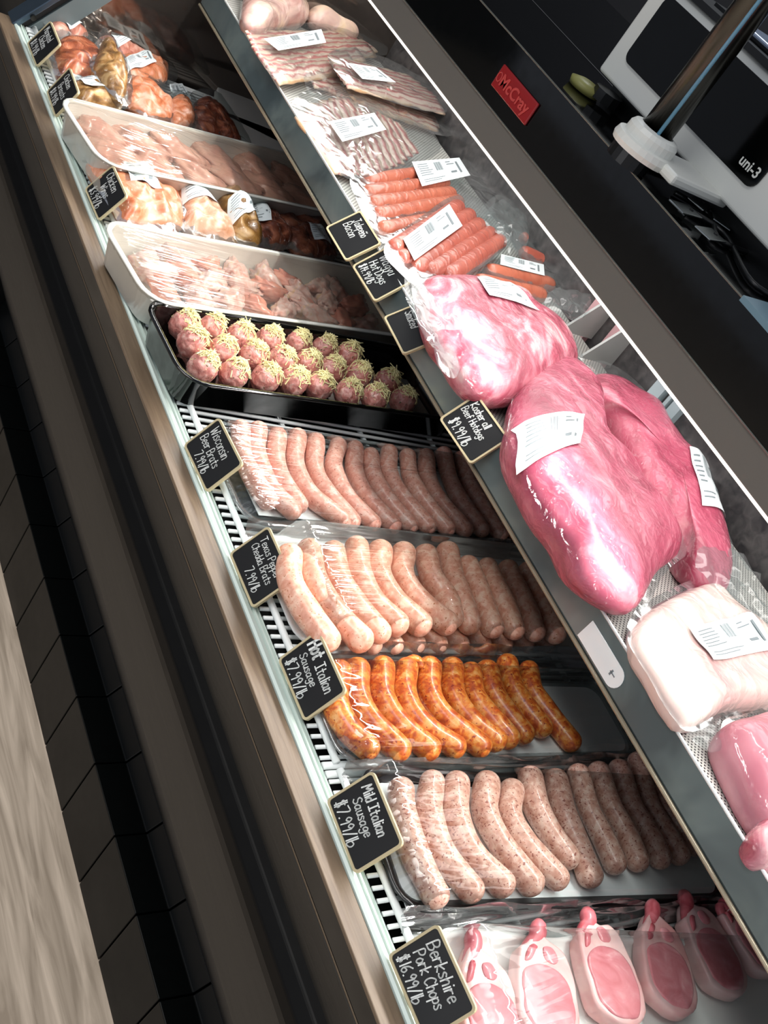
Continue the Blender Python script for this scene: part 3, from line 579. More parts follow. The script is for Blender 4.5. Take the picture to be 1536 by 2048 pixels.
# ---- upper shelf contents
pack('wrapped_chicken', 'chicken', 'grey-pink vacuum packed whole chicken at the far end, near the price channel', c420([(195, 60), (220, 130), (300, 168), (400, 135), (560, 112), (590, 60), (560, -60), (400, -110), (240, -80)]), ZS, .055, M['whole_chicken'], seed=1, group='vacuum packed chickens')
pack('wrapped_chicken', 'chicken', 'yellowish vacuum packed whole chicken at the far end of the upper shelf, under the canopy', c420([(590, 60), (640, 110), (760, 150), (880, 190), (985, 160), (960, 60), (880, -40), (740, -100), (600, -40)]), ZS, .06, M['whole_chicken'], seed=2, group='vacuum packed chickens')
def bacon_mat(name, w, seed):
    m, nt, b = base(name); L = nt.links.new; N = nt.nodes.new
    tc = N('ShaderNodeTexCoord'); sx = N('ShaderNodeSeparateXYZ'); L(tc.outputs['Object'], sx.inputs[0])
    n = N('ShaderNodeTexNoise'); n.noise_dimensions = '2D'; n.inputs['Scale'].default_value = 1; n.inputs['Detail'].default_value = 3; mp = N('ShaderNodeMapping'); mp.inputs['Scale'].default_value = (60, 26, 1); mp.inputs['Location'].default_value = (seed, seed, 0); L(tc.outputs['Object'], mp.inputs[0]); L(mp.outputs[0], n.inputs['Vector'])
    a = N('ShaderNodeMath'); a.operation = 'MULTIPLY_ADD'; a.inputs[1].default_value = 1 / w; a.inputs[2].default_value = .5; L(sx.outputs[0], a.inputs[0])
    c = N('ShaderNodeMath'); c.operation = 'MULTIPLY_ADD'; c.inputs[1].default_value = .55; L(n.outputs[0], c.inputs[0]); d = N('ShaderNodeMath'); d.operation = 'SUBTRACT'; d.inputs[1].default_value = .275; L(a.outputs[0], c.inputs[2]); L(c.outputs[0], d.inputs[0])
    cr = N('ShaderNodeValToRGB'); e = cr.color_ramp.elements
    st = [(.0, (226, 198, 172)), (.12, (236, 212, 192)), (.22, (180, 84, 82)), (.34, (200, 112, 106)), (.42, (236, 206, 192)), (.56, (238, 214, 196)), (.64, (184, 88, 86)), (.72, (230, 190, 174)), (.9, (236, 210, 184)), (1, (212, 168, 126))]
    while len(e) < len(st): e.new(.5)
    for k, (p, q) in enumerate(st): e[k].position = p; e[k].color = srgb(q)
    L(d.outputs[0], cr.inputs[0]); L(cr.outputs[0], b.inputs['Base Color']); b.inputs['Roughness'].default_value = .35; b.inputs['Coat Weight'].default_value = .8; b.inputs['Coat Roughness'].default_value = .08
    n2 = N('ShaderNodeTexNoise'); n2.inputs['Scale'].default_value = 70; n2.inputs['Detail'].default_value = 3; L(tc.outputs['Object'], n2.inputs['Vector']); b2 = N('ShaderNodeBump'); b2.inputs['Strength'].default_value = .7; b2.inputs['Distance'].default_value = .003; L(n2.outputs[0], b2.inputs['Height']); L(b2.outputs[0], b.inputs['Coat Normal']); return m
BM = [bacon_mat('bacon_rasher_%s' % q, .03, k * 3.7) for k, q in enumerate(('pale', 'pink', 'streaky'))]
def bacon_pack(label, starts, ends, n, w, z, h, bag_px, lab=None, seed=0, wav=.002):
    """n rashers fanned between a start edge and an end edge, each its own wavy slab; bag and label on top"""
    S0 = catmull([P(a, b_, z + h) for a, b_ in starts], n - 1); E0 = catmull([P(a, b_, z + h) for a, b_ in ends], n - 1); c = sum(S0 + E0, Vector()) / (2 * n)
    t = thing('bacon_pack', (c.x, c.y, Z(z)), label, 'bacon', 'bacon packs')
    for k in range(n):
        A, B = S0[k], E0[k]; mid = (A + B) / 2; d = B - A; Ln = d.length; rz = math.atan2(d.y, d.x) - math.pi / 2; m_ = 26; V = []
        loc = Vector((mid.x, mid.y, Z(z) + .002 + h * .45 + k * h * .35 / n)); tilt = .30; ww = w * random.uniform(.92, 1.08); ph = random.uniform(-.3, .3) + seed
        for i in range(m_ + 1):
            y = (i / m_ - .5) * Ln; ox = wav * math.sin(y * 110 + ph) + wav * noise.noise(Vector((y * 40, k * .4, seed)))
            for (fx, fz) in ((-.5, 0), (-.5, 1), (-.2, 1.4), (.2, 1.4), (.5, 1), (.5, 0)):
                V.append((fx * ww + ox, y, fz * .0028 - fx * ww * tilt + .0012 * noise.noise(Vector((y * 50, fx, k)))))
        F = [(i * 6 + q, (i + 1) * 6 + q, (i + 1) * 6 + (q + 1) % 6, i * 6 + (q + 1) % 6) for i in range(m_) for q in range(6)] + [tuple(range(6)), tuple(range(m_ * 6, m_ * 6 + 6))[::-1]]
        o = link('rasher', V, F, BM[(k + seed) % 3], None, smooth=True); o.parent = t; o.matrix_parent_inverse = t.matrix_world.inverted(); o.location = loc; o.rotation_euler = (0, 0, rz)
    sheet(bag_px, z + h + .004, 'bag', t, M['bag'], seed, .005)
    if lab: drape(lab, z + h, lambda x, y: Z(z + h) + .009, 'label', t, lift=.0025)
    return t
def frank_pack(label, franks, zrel, r, mat, lab=None, bag_px=None, seed=0, layers=1):
    a = P(*franks[0][0], zrel); t = thing('hot_dog_pack', (a.x, a.y, Z(zrel)), label, 'hot dogs', 'vacuum packed hot dogs')
    for i, (p, q) in enumerate(franks):
        A, B = P(*p, zrel + r), P(*q, zrel + r); b_ = MB(); n = 14; d = B - A; L = d.length; d.normalize(); pts = []; R = []
        for k in range(n + 1):
            s = k / n; e = min(s, 1 - s) * L; rr = r * (1 if e > r else max(.15, math.sqrt(max(0, 1 - (1 - e / r) ** 2))))
            pts.append(A + d * (s * L) + Vector((0, 0, .0012 * math.sin(s * 3.1)))); R.append(rr)
        # finer caps
        pts = []; R = []
        for s in [0, .03, .1, .25, .5, 1]: pts.append(A + d * (s * r)); R.append(max(.0006, r * math.sqrt(1 - (1 - s) ** 2)))
        for k in range(1, 8): pts.append(A + d * lerp(r, L - r, k / 8)); R.append(r * (1 + .03 * math.sin(k + i)))
        for s in [1, .5, .25, .1, .03, 0]: pts.append(B - d * (s * r)); R.append(max(.0006, r * math.sqrt(1 - (1 - s) ** 2)))
        b_.tube(pts, R, 16); b_.build('frank', mat, t, smooth=True)
    ctr = [(P(*p, zrel) + P(*q, zrel)) / 2 for p, q in franks]
    if bag_px: sheet(bag_px, zrel + r * 1.2, 'bag', t, M['bag'], seed, .005)
    if lab: drape(lab, zrel + r * 2, lambda x, y: Z(zrel + r * 2), 'label', t, lift=.0015)
    return t
bacon_pack('long streaky bacon pack with nearly horizontal stripes, beside the whole chickens', c420([(250, 195), (300, 320), (380, 445)]), c420([(960, 200), (990, 260), (860, 330), (730, 400)]), 8, .030, ZS, .024, c420([(235, 185), (290, 350), (385, 475), (560, 460), (760, 410), (880, 345), (1045, 320), (990, 200), (780, 170), (600, 135), (420, 160)]), c420([(300, 265), (640, 205), (668, 285), (385, 335)]), 3, .001)
bacon_pack('small clear pack of chopped bacon ends between the larger bacon packs', c420([(610, 470), (640, 440)]), c420([(740, 510), (790, 450)]), 3, .022, ZS, .016, c420([(560, 440), (590, 560), (700, 540), (830, 520), (820, 440), (700, 410)]), None, 4)
bacon_pack('lower pale bacon pack under another one by the canopy', c420([(830, 520), (850, 580)]), c420([(1370, 690), (1340, 740)]), 4, .026, ZS, .018, c420([(800, 500), (1000, 540), (1300, 590), (1440, 720), (1400, 810), (1100, 710), (900, 660), (830, 590)]), None, 5)
bacon_pack('upper bacon pack with white label lying tilted by the canopy, above another pack', c420([(730, 340), (750, 400), (800, 480)]), c420([(1220, 470), (1330, 570), (1370, 640)]), 7, .028, ZS + .024, .018, c420([(700, 320), (870, 290), (1120, 385), (1280, 490), (1400, 660), (1200, 645), (1000, 575), (820, 495), (730, 410)]), c420([(790, 405), (960, 430), (1080, 520), (880, 500)]), 6)
bacon_pack('fanned sliced bacon pack with wavy slices, next to the orange hot dogs', c420([(560, 660), (660, 600), (800, 570), (950, 640), (1080, 720)]), c420([(800, 1000), (890, 1015), (990, 990), (1100, 950), (1200, 900)]), 13, .026, ZS, .022, c420([(480, 620), (570, 540), (800, 520), (980, 610), (1120, 690), (1280, 750), (1360, 890), (1200, 975), (1050, 1010), (880, 1060), (770, 1040), (680, 905), (590, 795), (530, 705)]), c420([(680, 755), (950, 700), (1020, 800), (760, 875)]), 7)
frank_pack('stack of pale orange hot dogs in a clear pack beside the fanned bacon', [((727, 366), (880, 343)), ((730, 388), (892, 366)), ((738, 410), (905, 388)), ((748, 434), (920, 404)), ((758, 462), (930, 432))], ZS, .0138, M['frank'],
           crop(420, 0, 2.954, [(1190, 960), (1470, 935), (1536, 1040), (1250, 1105)]), [(705, 350), (800, 330), (900, 320), (970, 330), (990, 400), (960, 450), (850, 470), (770, 490), (735, 450), (712, 400)], 11)
frank_pack('red hot dogs in a clear pack with a large diagonal label, beside the beef', [(c620([a])[0], c620([b_])[0]) for a, b_ in [((430, 275), (790, 35)), ((470, 335), (850, 80)), ((540, 375), (900, 130)), ((620, 395), (960, 175)), ((720, 415), (1010, 215))]], ZS + .012, .0145, M['frank_red'],
           c620([(490, 210), (735, 25), (805, 140), (550, 325)]), c620([(390, 250), (560, 110), (760, -20), (900, 0), (1060, 180), (1030, 260), (860, 390), (640, 470), (480, 400)]), 12)
frank_pack('short orange hot dog pack with white label behind the gathered beef bag, near canopy', [(c620([a])[0], c620([b_])[0]) for a, b_ in [((870, 430), (1240, 510)), ((930, 375), (1285, 455))]], ZS, .0135, M['frank'], c620([(1010, 290), (1235, 345), (1240, 405), (1005, 345)]), c620([(830, 400), (960, 320), (1150, 330), (1330, 420), (1440, 500), (1420, 600), (1260, 560), (1000, 500)]), 13)
frank_pack('narrow hot dog pack tucked against the back below the canopy, behind the other hot dogs', [(c620([a])[0], c620([b_])[0]) for a, b_ in [((1110, 265), (1385, 395)), ((1110, 190), (1320, 300))]], ZS + .004, .0115, M['frank_red'], None, c620([(1090, 160), (1250, 190), (1420, 380), (1400, 420), (1240, 370), (1090, 290)]), 14)
t = thing('folded_bag', P(c620([(1060, 200)])[0][0], c620([(1060, 200)])[0][1], ZS + .03), 'crumpled clear plastic bag end lying over the hot dogs', 'bag')
sheet(c620([(900, 60), (1000, -20), (1120, 60), (1165, 150), (1120, 290), (1050, 300), (1020, 220), (940, 150)]), ZS + .036, 'bag_film', t, M['bag_tail'], 15, .010, sc=30)
sheet(c620([(930, 70), (1010, 10), (1110, 90), (1150, 180), (1100, 270), (1040, 210), (960, 130)]), ZS + .040, 'bag_fold', t, M['bag_tail'], 16, .010, sc=36)

t, sf = pack('beef_roast', 'beef', 'round marbled beef roast in a clear bag with a gathered end, beside the hot dogs', c620([(600, 430), (690, 395), (900, 430), (1120, 480), (1190, 560), (1330, 650), (1420, 820), (1400, 890), (1250, 1000), (1050, 1040), (900, 1000), (800, 900), (740, 800), (660, 700), (610, 560)]), ZS, .068, M['beef_marbled'], [c620([(825, 490), (1010, 500), (1150, 672), (880, 600)])], seed=21, amp=.12, pw=3.2, skirt=1.05, group='vacuum packed beef roasts')
sheet(c620([(500, 500), (500, 395), (555, 400), (640, 480), (720, 600), (800, 800), (790, 900), (755, 950), (680, 880), (640, 770), (590, 700), (530, 590)]), [ZS + .036] * 12, 'bag_tail', t, M['bag_tail'], 22, .0045, sc=24)
sheet(c620([(530, 450), (570, 430), (620, 530), (700, 610), (880, 640), (960, 710), (860, 700), (720, 690), (640, 700), (580, 640)]), ZS + .056, 'bag_fold', t, M['bag_tail'], 23, .005, sc=24)
t, sf = pack('beef_roast', 'beef', 'long pink beef roast with a white label wrapped on its near-left side', c960([(180, 720), (200, 600), (300, 450), (430, 400), (530, 450), (600, 570), (640, 820), (800, 1000), (900, 1150), (1085, 1400), (960, 1540), (860, 1720), (740, 1700), (560, 1560), (460, 1370), (350, 1230), (250, 1050), (165, 860)]), ZS, .075, M['beef'], [c960([(165, 800), (475, 815), (430, 990), (215, 1015)])], seed=24, amp=.10, pw=3.4, skirt=1.05, group='vacuum packed beef roasts')
t, sf = pack('beef_roast', 'beef', 'long beef roast with white label leaning against the back wall of the shelf', c960([(600, 500), (720, 500), (860, 600), (960, 730), (1080, 880), (1180, 1000), (1250, 1200), (1330, 1430), (1345, 1600), (1290, 1660), (1150, 1560), (1100, 1390), (1050, 1300), (900, 1150), (780, 900), (700, 720), (600, 620)]), ZS, .065, M['beef'], [c960([(1030, 980), (1185, 1000), (1270, 1310), (1110, 1280)])], seed=25, amp=.14, pw=3, skirt=1.10, group='vacuum packed beef roasts')
t, sf = pack('pork_belly', 'pork', 'white slab of fat-covered pork belly in a clear bag with a wide label', c1000([(780, 440), (880, 330), (1180, 200), (1310, 290), (1536, 470), (1700, 700), (1700, 860), (1340, 900), (1110, 1000), (1000, 910), (880, 710), (790, 560)]), ZS + .004, .044, M['pork_fat'], [c1000([(1010, 520), (1370, 425), (1530, 635), (1140, 705)])], seed=26, amp=.16, nscale=26, pw=7, skirt=1.12)
pillow([P(a, b_, ZS + .02) for a, b_ in grow(c1000([(780, 440), (880, 330), (1180, 200), (1310, 290), (1536, 470), (1700, 700), (1700, 860), (1340, 900), (1110, 1000), (1000, 910), (880, 710), (790, 560)]), 1.035)], ZS, .032, 'lean_edge', M['pork_lean'], t, 31, .1, 30, pw=6)
sheet(c1000([(1100, 1010), (1300, 930), (1380, 960), (1300, 1120), (1190, 1165), (1080, 1080)]), ZS + .02, 'bag_tail', t, M['bag_tail'], 27, .008)
sheet(c1000([(1130, 0), (1330, 0), (1440, 90), (1500, 260), (1640, 480), (1500, 420), (1300, 260), (1150, 150)]), ZS + .05, 'bag_tail', t, M['bag_tail'], 28, .010)
pack('pork_loin', 'pork', 'smooth pink pork loin in a clear bag in the right corner of the shelf', c1000([(1285, 1040), (1400, 965), (1640, 950), (1900, 1300), (1900, 1800), (1640, 1660), (1536, 1545), (1430, 1370)]), ZS, .06, M['pork_lean'], seed=29, amp=.06, pw=5, skirt=1.06)
pack('beef_roast', 'beef', 'small round beef piece cut by the right edge beside the pork loin', c1000([(1460, 1640), (1500, 1550), (1600, 1500), (1700, 1620), (1760, 1780), (1640, 1800), (1520, 1750)]), ZS, .05, M['beef_marbled'], seed=30, amp=.1, pw=3, group='vacuum packed beef roasts')
sh = sheet(c960([(390, 60), (560, 90), (580, 150), (520, 230), (400, 200), (340, 130)]), ZS + .05, 'bag_tail', None, M['bag_tail'], 33, .012); tag(sh, 'loose clear bag corners sticking up between beef roast and canopy', 'bag')

# ---- trays
def round_rect(L, W, r, n=6):
    out = []
    for cx, cy, a0 in ((L / 2 - r, W / 2 - r, 0), (-L / 2 + r, W / 2 - r, 90), (-L / 2 + r, -W / 2 + r, 180), (L / 2 - r, -W / 2 + r, 270)):
        for k in range(n): a = math.radians(a0 + k * 90 / (n - 1)); out.append((cx + r * math.cos(a), cy + r * math.sin(a)))
    return out
def tray_mesh(L, W, h, r, th=.003, slope=.012, rim=.004):
    mb = MB(); prof = [(-slope, 0), (-slope * .3, h * .5), (0, h - .002), (rim, h), (rim, h - .002 + .0015), (0, h - .0005 + .0012), (-th, h - .002), (-slope - th, th), ]
    prof = [(-slope - .004, 0), (-slope, .003), (-.001, h - .003), (rim, h - .002), (rim, h), (-th, h), (-th - .001, h - .004), (-slope - th, th + .003), (-slope - th - .006, th)]
    V = []; n = None
    for off, z in prof:
        rr_ = round_rect(L + 2 * off, W + 2 * off, max(.004, r + off)); n = len(rr_); V += [(x, y, z) for x, y in rr_]
    F = [(k * n + i, k * n + (i + 1) % n, (k + 1) * n + (i + 1) % n, (k + 1) * n + i) for k in range(len(prof) - 1) for i in range(n)]
    F += [tuple(range(n))[::-1], tuple(range((len(prof) - 1) * n, len(prof) * n))]
    mb.add(V, F); return mb
def place(mb, t):   # local -> world for the tray's frame
    mb.v = [t.matrix_world @ v for v in mb.v]; return mb
def tray_thing(name, corners, z, h, L, label, mat, r=.03, group=None, cat='tray', shift=0):
    """corners: picture points of far-left, near-left on the rim; L length into the case"""
    zr = z + h; A, B = P(*corners[0], zr), P(*corners[1], zr); Cn = P(*corners[2], zr)   # far-left, near-left, a point along near edge
    ax = (Cn - B); ax.z = 0; ax.normalize(); rz = math.atan2(ax.y, ax.x); pr = Vector((-ax.y, ax.x, 0)); W = (A - B).dot(pr)
    c = B + ax * (L / 2 + shift) + pr * (W / 2); t = thing(name, (c.x, c.y, Z(z)), label, cat, group, rz)
    tm = place(tray_mesh(L, W, h, r), t); o = tm.build('tray_body', mat, t); o.data.polygons.foreach_set('use_smooth', [True] * len(o.data.polygons)); 
    return t, L, W
def cover(t, L, W, zc, mat, name='cling_film', sag=.003, tuck=.0, r=.03, seed=0, lumps=.0025, sk=.02, ridge=(6, 60)):
    """film stretched over the tray: slightly domed grid with radiating folds at the ends, tucked down the sides"""
    nx, ny = 70, 90; V = []; F = []
    for j in range(ny + 1):
        for i in range(nx + 1):
            u = i / nx * 2 - 1; v = j / ny * 2 - 1
            x = u * L / 2; y = v * W / 2
            # round the corners
            ax_, ay_ = abs(x) - (L / 2 - r), abs(y) - (W / 2 - r)
            if ax_ > 0 and ay_ > 0:
                d = max(ax_, ay_); hyp = math.hypot(ax_, ay_); s = d / hyp if hyp > 0 else 1
                x = math.copysign(L / 2 - r + ax_ * s, x); y = math.copysign(W / 2 - r + ay_ * s, y)
            e = max(abs(u), abs(v)); z = zc + sag * (1 - e ** 4) + lumps * (noise.noise(Vector((x * ridge[0], y * ridge[1], seed))) * (1 - e ** 6))
            e0 = .93 if sk < .03 else .86
            if e > e0: z -= sk * ((e - e0) / (1 - e0)) ** 1.4
            fold = .0022 * noise.noise(Vector((x * 8, y * 150 + x * 40, seed))) * max(0, abs(u) - .70) / .30; z += fold
            V.append(Vector((x, y, z)))
    F = [(j * (nx + 1) + i, j * (nx + 1) + i + 1, (j + 1) * (nx + 1) + i + 1, (j + 1) * (nx + 1) + i) for j in range(ny) for i in range(nx)]
    V = [t.matrix_world @ v for v in V]
    return link(name, V, F, mat, t, smooth=True)
def hem(t, L, W, z0, h, name='film_gather', side=-1, seed=3, amp=.005):
    """crumpled gathered film lying along a long side"""
    nx, ny = 70, 6; V = []
    for j in range(ny + 1):
        for i in range(nx + 1):
            x = (i / nx - .5) * L; y = side * (W / 2 + (j / ny) * .018); z = z0 + h * (1 - j / ny) ** 1.5
            k = noise.noise(Vector((x * 14, j * 1.7, seed))) ; y += side * amp * k; z += amp * noise.noise(Vector((x * 18, j * 2.1, seed + 4)))
            V.append(t.matrix_world @ Vector((x, y, max(z, .0005))))
    F = [(j * (nx + 1) + i, j * (nx + 1) + i + 1, (j + 1) * (nx + 1) + i + 1, (j + 1) * (nx + 1) + i) for j in range(ny) for i in range(nx)]
    return link(name, V, F, M['dark_film'], t, smooth=True)

def sausage(px, zc, r, mat, name, label, group, cat='sausage', knot=False, r1=None, bendz=0):
    pts = catmull([P(a, b, zc) for a, b in px], 22); L = sum((q - p).length for p, q in zip(pts[:-1], pts[1:]))
    s = 0; mid = pts[11]; R = []; out = []; acc = [0]
    for p, q in zip(pts[:-1], pts[1:]): acc.append(acc[-1] + (q - p).length)
    d0 = (pts[0] - pts[1]).normalized(); d1 = (pts[-1] - pts[-2]).normalized()
    caps = [0, .08, .22, .42, .68, 1]; seed = random.random() * 50
    def rad(s): return r * (1 + .05 * math.sin(s * 60 + seed) + .05 * noise.noise(Vector((s * 40, seed, 0)))) 
    C_ = []; RR = []
    for c_ in caps: C_.append(pts[0] + d0 * (r * .9) * (1 - c_)); RR.append(max(.0008, rad(0) * math.sqrt(max(0, 1 - (1 - c_) ** 2))))
    for p, a in zip(pts[1:-1], acc[1:-1]): C_.append(p + Vector((0, 0, bendz * math.sin(a / L * math.pi)))); RR.append(rad(a))
    for c_ in caps[::-1]: C_.append(pts[-1] + d1 * (r * .9) * (1 - c_)); RR.append(max(.0008, rad(L) * math.sqrt(max(0, 1 - (1 - c_) ** 2))))
    b_ = MB(); base_ = Vector((mid.x, mid.y, Z(zc) - r)); b_.tube([p - base_ for p in C_], RR, 18)
    o = b_.build(name, mat, None, smooth=True); o.location = base_; tag(o, label, cat, group); return o
def offs(path, dx, dy): return [(a + dx, b_ + dy) for a, b_ in path]
cA = lambda p: crop(360, 780, 2.56, p)
cB = lambda p: crop(540, 1240, 2.327, p)
cC = lambda p: crop(760, 1500, 1.979, p)

# Wisconsin brats
wt, WL, WW = tray_thing('sausage_tray', [(419, 850), (466, 1040), (960, 1081)], TOP, .016, .44, 'clear film wrapped tray of pale pink beer brats, next to the bare wire rack', M['clear_tray'], .03, 'film wrapped sausage trays', shift=.018)
b = MB(); b.box(-.19, .19, -WW / 2 + .02, WW / 2 - .02, .007, .0078); place(b, wt).build('paper_pad', M['paper'], wt)
wis = [[(310, 200), (320, 330), (375, 450), (450, 565)], [(400, 205), (395, 330), (455, 490), (575, 620)], [(500, 235), (490, 350), (530, 470), (605, 590)], [(600, 240), (590, 370), (660, 530), (835, 665)], [(695, 262), (690, 400), (755, 530), (880, 672)], [(810, 285), (785, 400), (850, 540), (985, 685)], [(895, 300), (895, 420), (965, 560), (1090, 695)], [(975, 335), (990, 440), (1060, 560), (1180, 695)], [(1070, 320), (1070, 420), (1140, 550), (1270, 700)], [(1165, 340), (1180, 450), (1250, 570), (1370, 710)], [(1260, 340), (1270, 450), (1340, 580), (1460, 715)], [(1350, 330), (1380, 450), (1440, 575), (1545, 715)], [(1440, 350), (1480, 480), (1550, 600), (1640, 735)], [(1530, 360), (1570, 490), (1640, 610), (1730, 745)], [(1620, 370), (1660, 500), (1730, 620), (1820, 755)]]
names_side = ['first', 'second', 'third', 'fourth', 'fifth', 'sixth', 'seventh', 'eighth', 'ninth', 'tenth', 'eleventh', 'twelfth', 'thirteenth', 'fourteenth', 'fifteenth']
for i, p in enumerate(wis): sausage(cA(p), TOP + .0085 + .0125, .0122, M['brat_pink'], 'beer_brat', 'pale pink beer brat, %s from the front end of its wrapped tray' % names_side[i], 'Wisconsin beer brats')
cover(wt, WL, WW, .0335, M['film_tight'], seed=1, sag=.002, r=.03); hem(wt, WL, WW, 0, .022, seed=1)
# Texas brats
tt, TL, TWd = tray_thing('sausage_tray', [(530, 1075), (560, 1290), (960, 1303)], TOP, .016, .47, 'film wrapped tray with two layers of tan pepper cheddar brats', M['white_foam'], .03, 'film wrapped sausage trays', shift=.028)
tex = [[(560, 850), (565, 980), (645, 1130), (755, 1280)], [(662, 820), (685, 970), (790, 1130), (925, 1280)], [(785, 830), (815, 970), (900, 1110), (1020, 1240)], [(905, 805), (915, 930), (990, 1080), (1110, 1200)], [(1025, 825), (1020, 940), (1110, 1090), (1230, 1200)], [(1145, 835), (1140, 950), (1230, 1090), (1365, 1195)], [(1258, 845), (1290, 960), (1360, 1060), (1388, 1165)], [(1370, 830), (1400, 960), (1440, 1080), (1480, 1195)], [(1475, 900), (1520, 1010), (1560, 1110), (1600, 1215)], [(1575, 910), (1620, 1020), (1670, 1120), (1710, 1225)], [(1680, 920), (1725, 1030), (1775, 1130), (1815, 1235)], [(1785, 930), (1830, 1040), (1880, 1140), (1920, 1245)]]
for i, p in enumerate(tex): sausage(cA(p), TOP + .0055 + .024 + .014, .0148, M['brat_tan'], 'pepper_cheddar_brat', 'tan pepper cheddar brat, %s from the front in the upper layer' % names_side[i], 'Texas pepper cheddar brats, upper layer')
for i in range(9):
    x = 955 + i * 112
    sausage(cA([(x - 200, 1000), (x - 130, 1130), (x - 20, 1262), (x + 30, 1305)]), TOP + .0055 + .0125, .0125, M['brat_tan'], 'pepper_cheddar_brat', 'tan pepper cheddar brat in the lower layer, %s visible end from the front' % names_side[i], 'Texas pepper cheddar brats, lower layer')
cover(tt, TL, TWd, .061, M['film_tight'], seed=2, sag=.003, r=.03, sk=.05); hem(tt, TL, TWd, 0, .03, seed=2)
# Hot Italian
ht, HL, HW = tray_thing('sausage_tray', [(652, 1335), (672, 1528), (1100, 1516)], TOP, .014, .46, 'film wrapped tray of orange hot Italian sausages with empty white paper at its back', M['clear_tray'], .03, 'film wrapped sausage trays', shift=.010)
b = MB(); b.box(-.19, .228, -HW / 2 + .003, HW / 2 - .003, .0065, .0073); place(b, ht).build('paper_pad', M['paper'], ht)
hot = [[(325, 240), (305, 380), (360, 500), (455, 595)], [(405, 230), (410, 360), (480, 480), (600, 605)], [(525, 220), (520, 350), (600, 480), (740, 600)], [(638, 225), (625, 350), (700, 480), (860, 590)], [(742, 222), (745, 350), (830, 470), (980, 585)], [(848, 222), (850, 340), (930, 460), (1050, 560)], [(935, 245), (950, 350), (1020, 450), (1110, 550)], [(1010, 235), (1040, 340), (1110, 440), (1180, 530)], [(1105, 205), (1130, 310), (1190, 410), (1265, 500)], [(1205, 235), (1220, 330), (1290, 430), (1400, 565)]]
for i, p in enumerate(hot): sausage(cB(p), TOP + .008 + .0135, .0138, M['hot_sausage'], 'hot_italian_sausage', 'orange speckled hot Italian sausage, %s from the front of its tray' % names_side[i], 'hot Italian sausages')
s_ = MB(); a = cB([(640, 190), (665, 178), (695, 190), (700, 225)]); s_.tube(catmull([P(*q, TOP + .026) for q in a], 10), .0045, 8); kn = s_.build('sausage_link', M['hot_sausage'], None, smooth=True); tag(kn, 'twisted casing end curling over the fourth hot Italian sausage', 'sausage')
cover(ht, HL, HW, .036, M['film'], seed=3, sag=.001, r=.03); hem(ht, HL, HW, 0, .02, seed=3, amp=.008)
# Mild Italian
mt, ML, MW = tray_thing('sausage_tray', [(735, 1537), (775, 1820), (1185, 1807)], TOP, .014, .475, 'film wrapped tray of speckled mild Italian sausages on white paper', M['black'], .03, 'film wrapped sausage trays', shift=.018)
b = MB(); b.box(-.228, .225, -MW / 2 + .002, MW / 2 - .002, .0065, .0073); place(b, mt).build('paper_pad', M['paper'], mt)
mild = [cB(p) for p in [[(610, 790), (620, 920), (680, 1100), (770, 1280)], [(755, 755), (740, 900), (800, 1080), (935, 1255)], [(870, 760), (862, 900), (930, 1070), (1080, 1230)], [(1010, 760), (1000, 890), (1080, 1050), (1215, 1225)], [(1125, 795), (1115, 910), (1190, 1050), (1335, 1200)], [(1212, 735), (1235, 860), (1310, 1000), (1385, 1105)], [(1330, 745), (1360, 880), (1425, 1030), (1490, 1190)]]]
mild += [cC(p) for p in [[(785, 95), (825, 230), (885, 350), (930, 450)], [(865, 85), (915, 220), (975, 330), (1020, 440)], [(945, 75), (1000, 220), (1065, 330), (1110, 430)], [(1020, 45), (1060, 200), (1130, 320), (1185, 415)], [(1100, 150), (1140, 240), (1200, 320), (1250, 380)]]]
for i, p in enumerate(mild): sausage(p, TOP + .008 + .014, .0142 if i < 7 else .0128, M['mild_sausage'], 'mild_italian_sausage', 'pale speckled mild Italian sausage, %s from the front of its tray' % names_side[i], 'mild Italian sausages')
cover(mt, ML, MW, .0385, M['film'], seed=4, sag=.001, r=.03); hem(mt, ML, MW, 0, .02, seed=4, amp=.008)

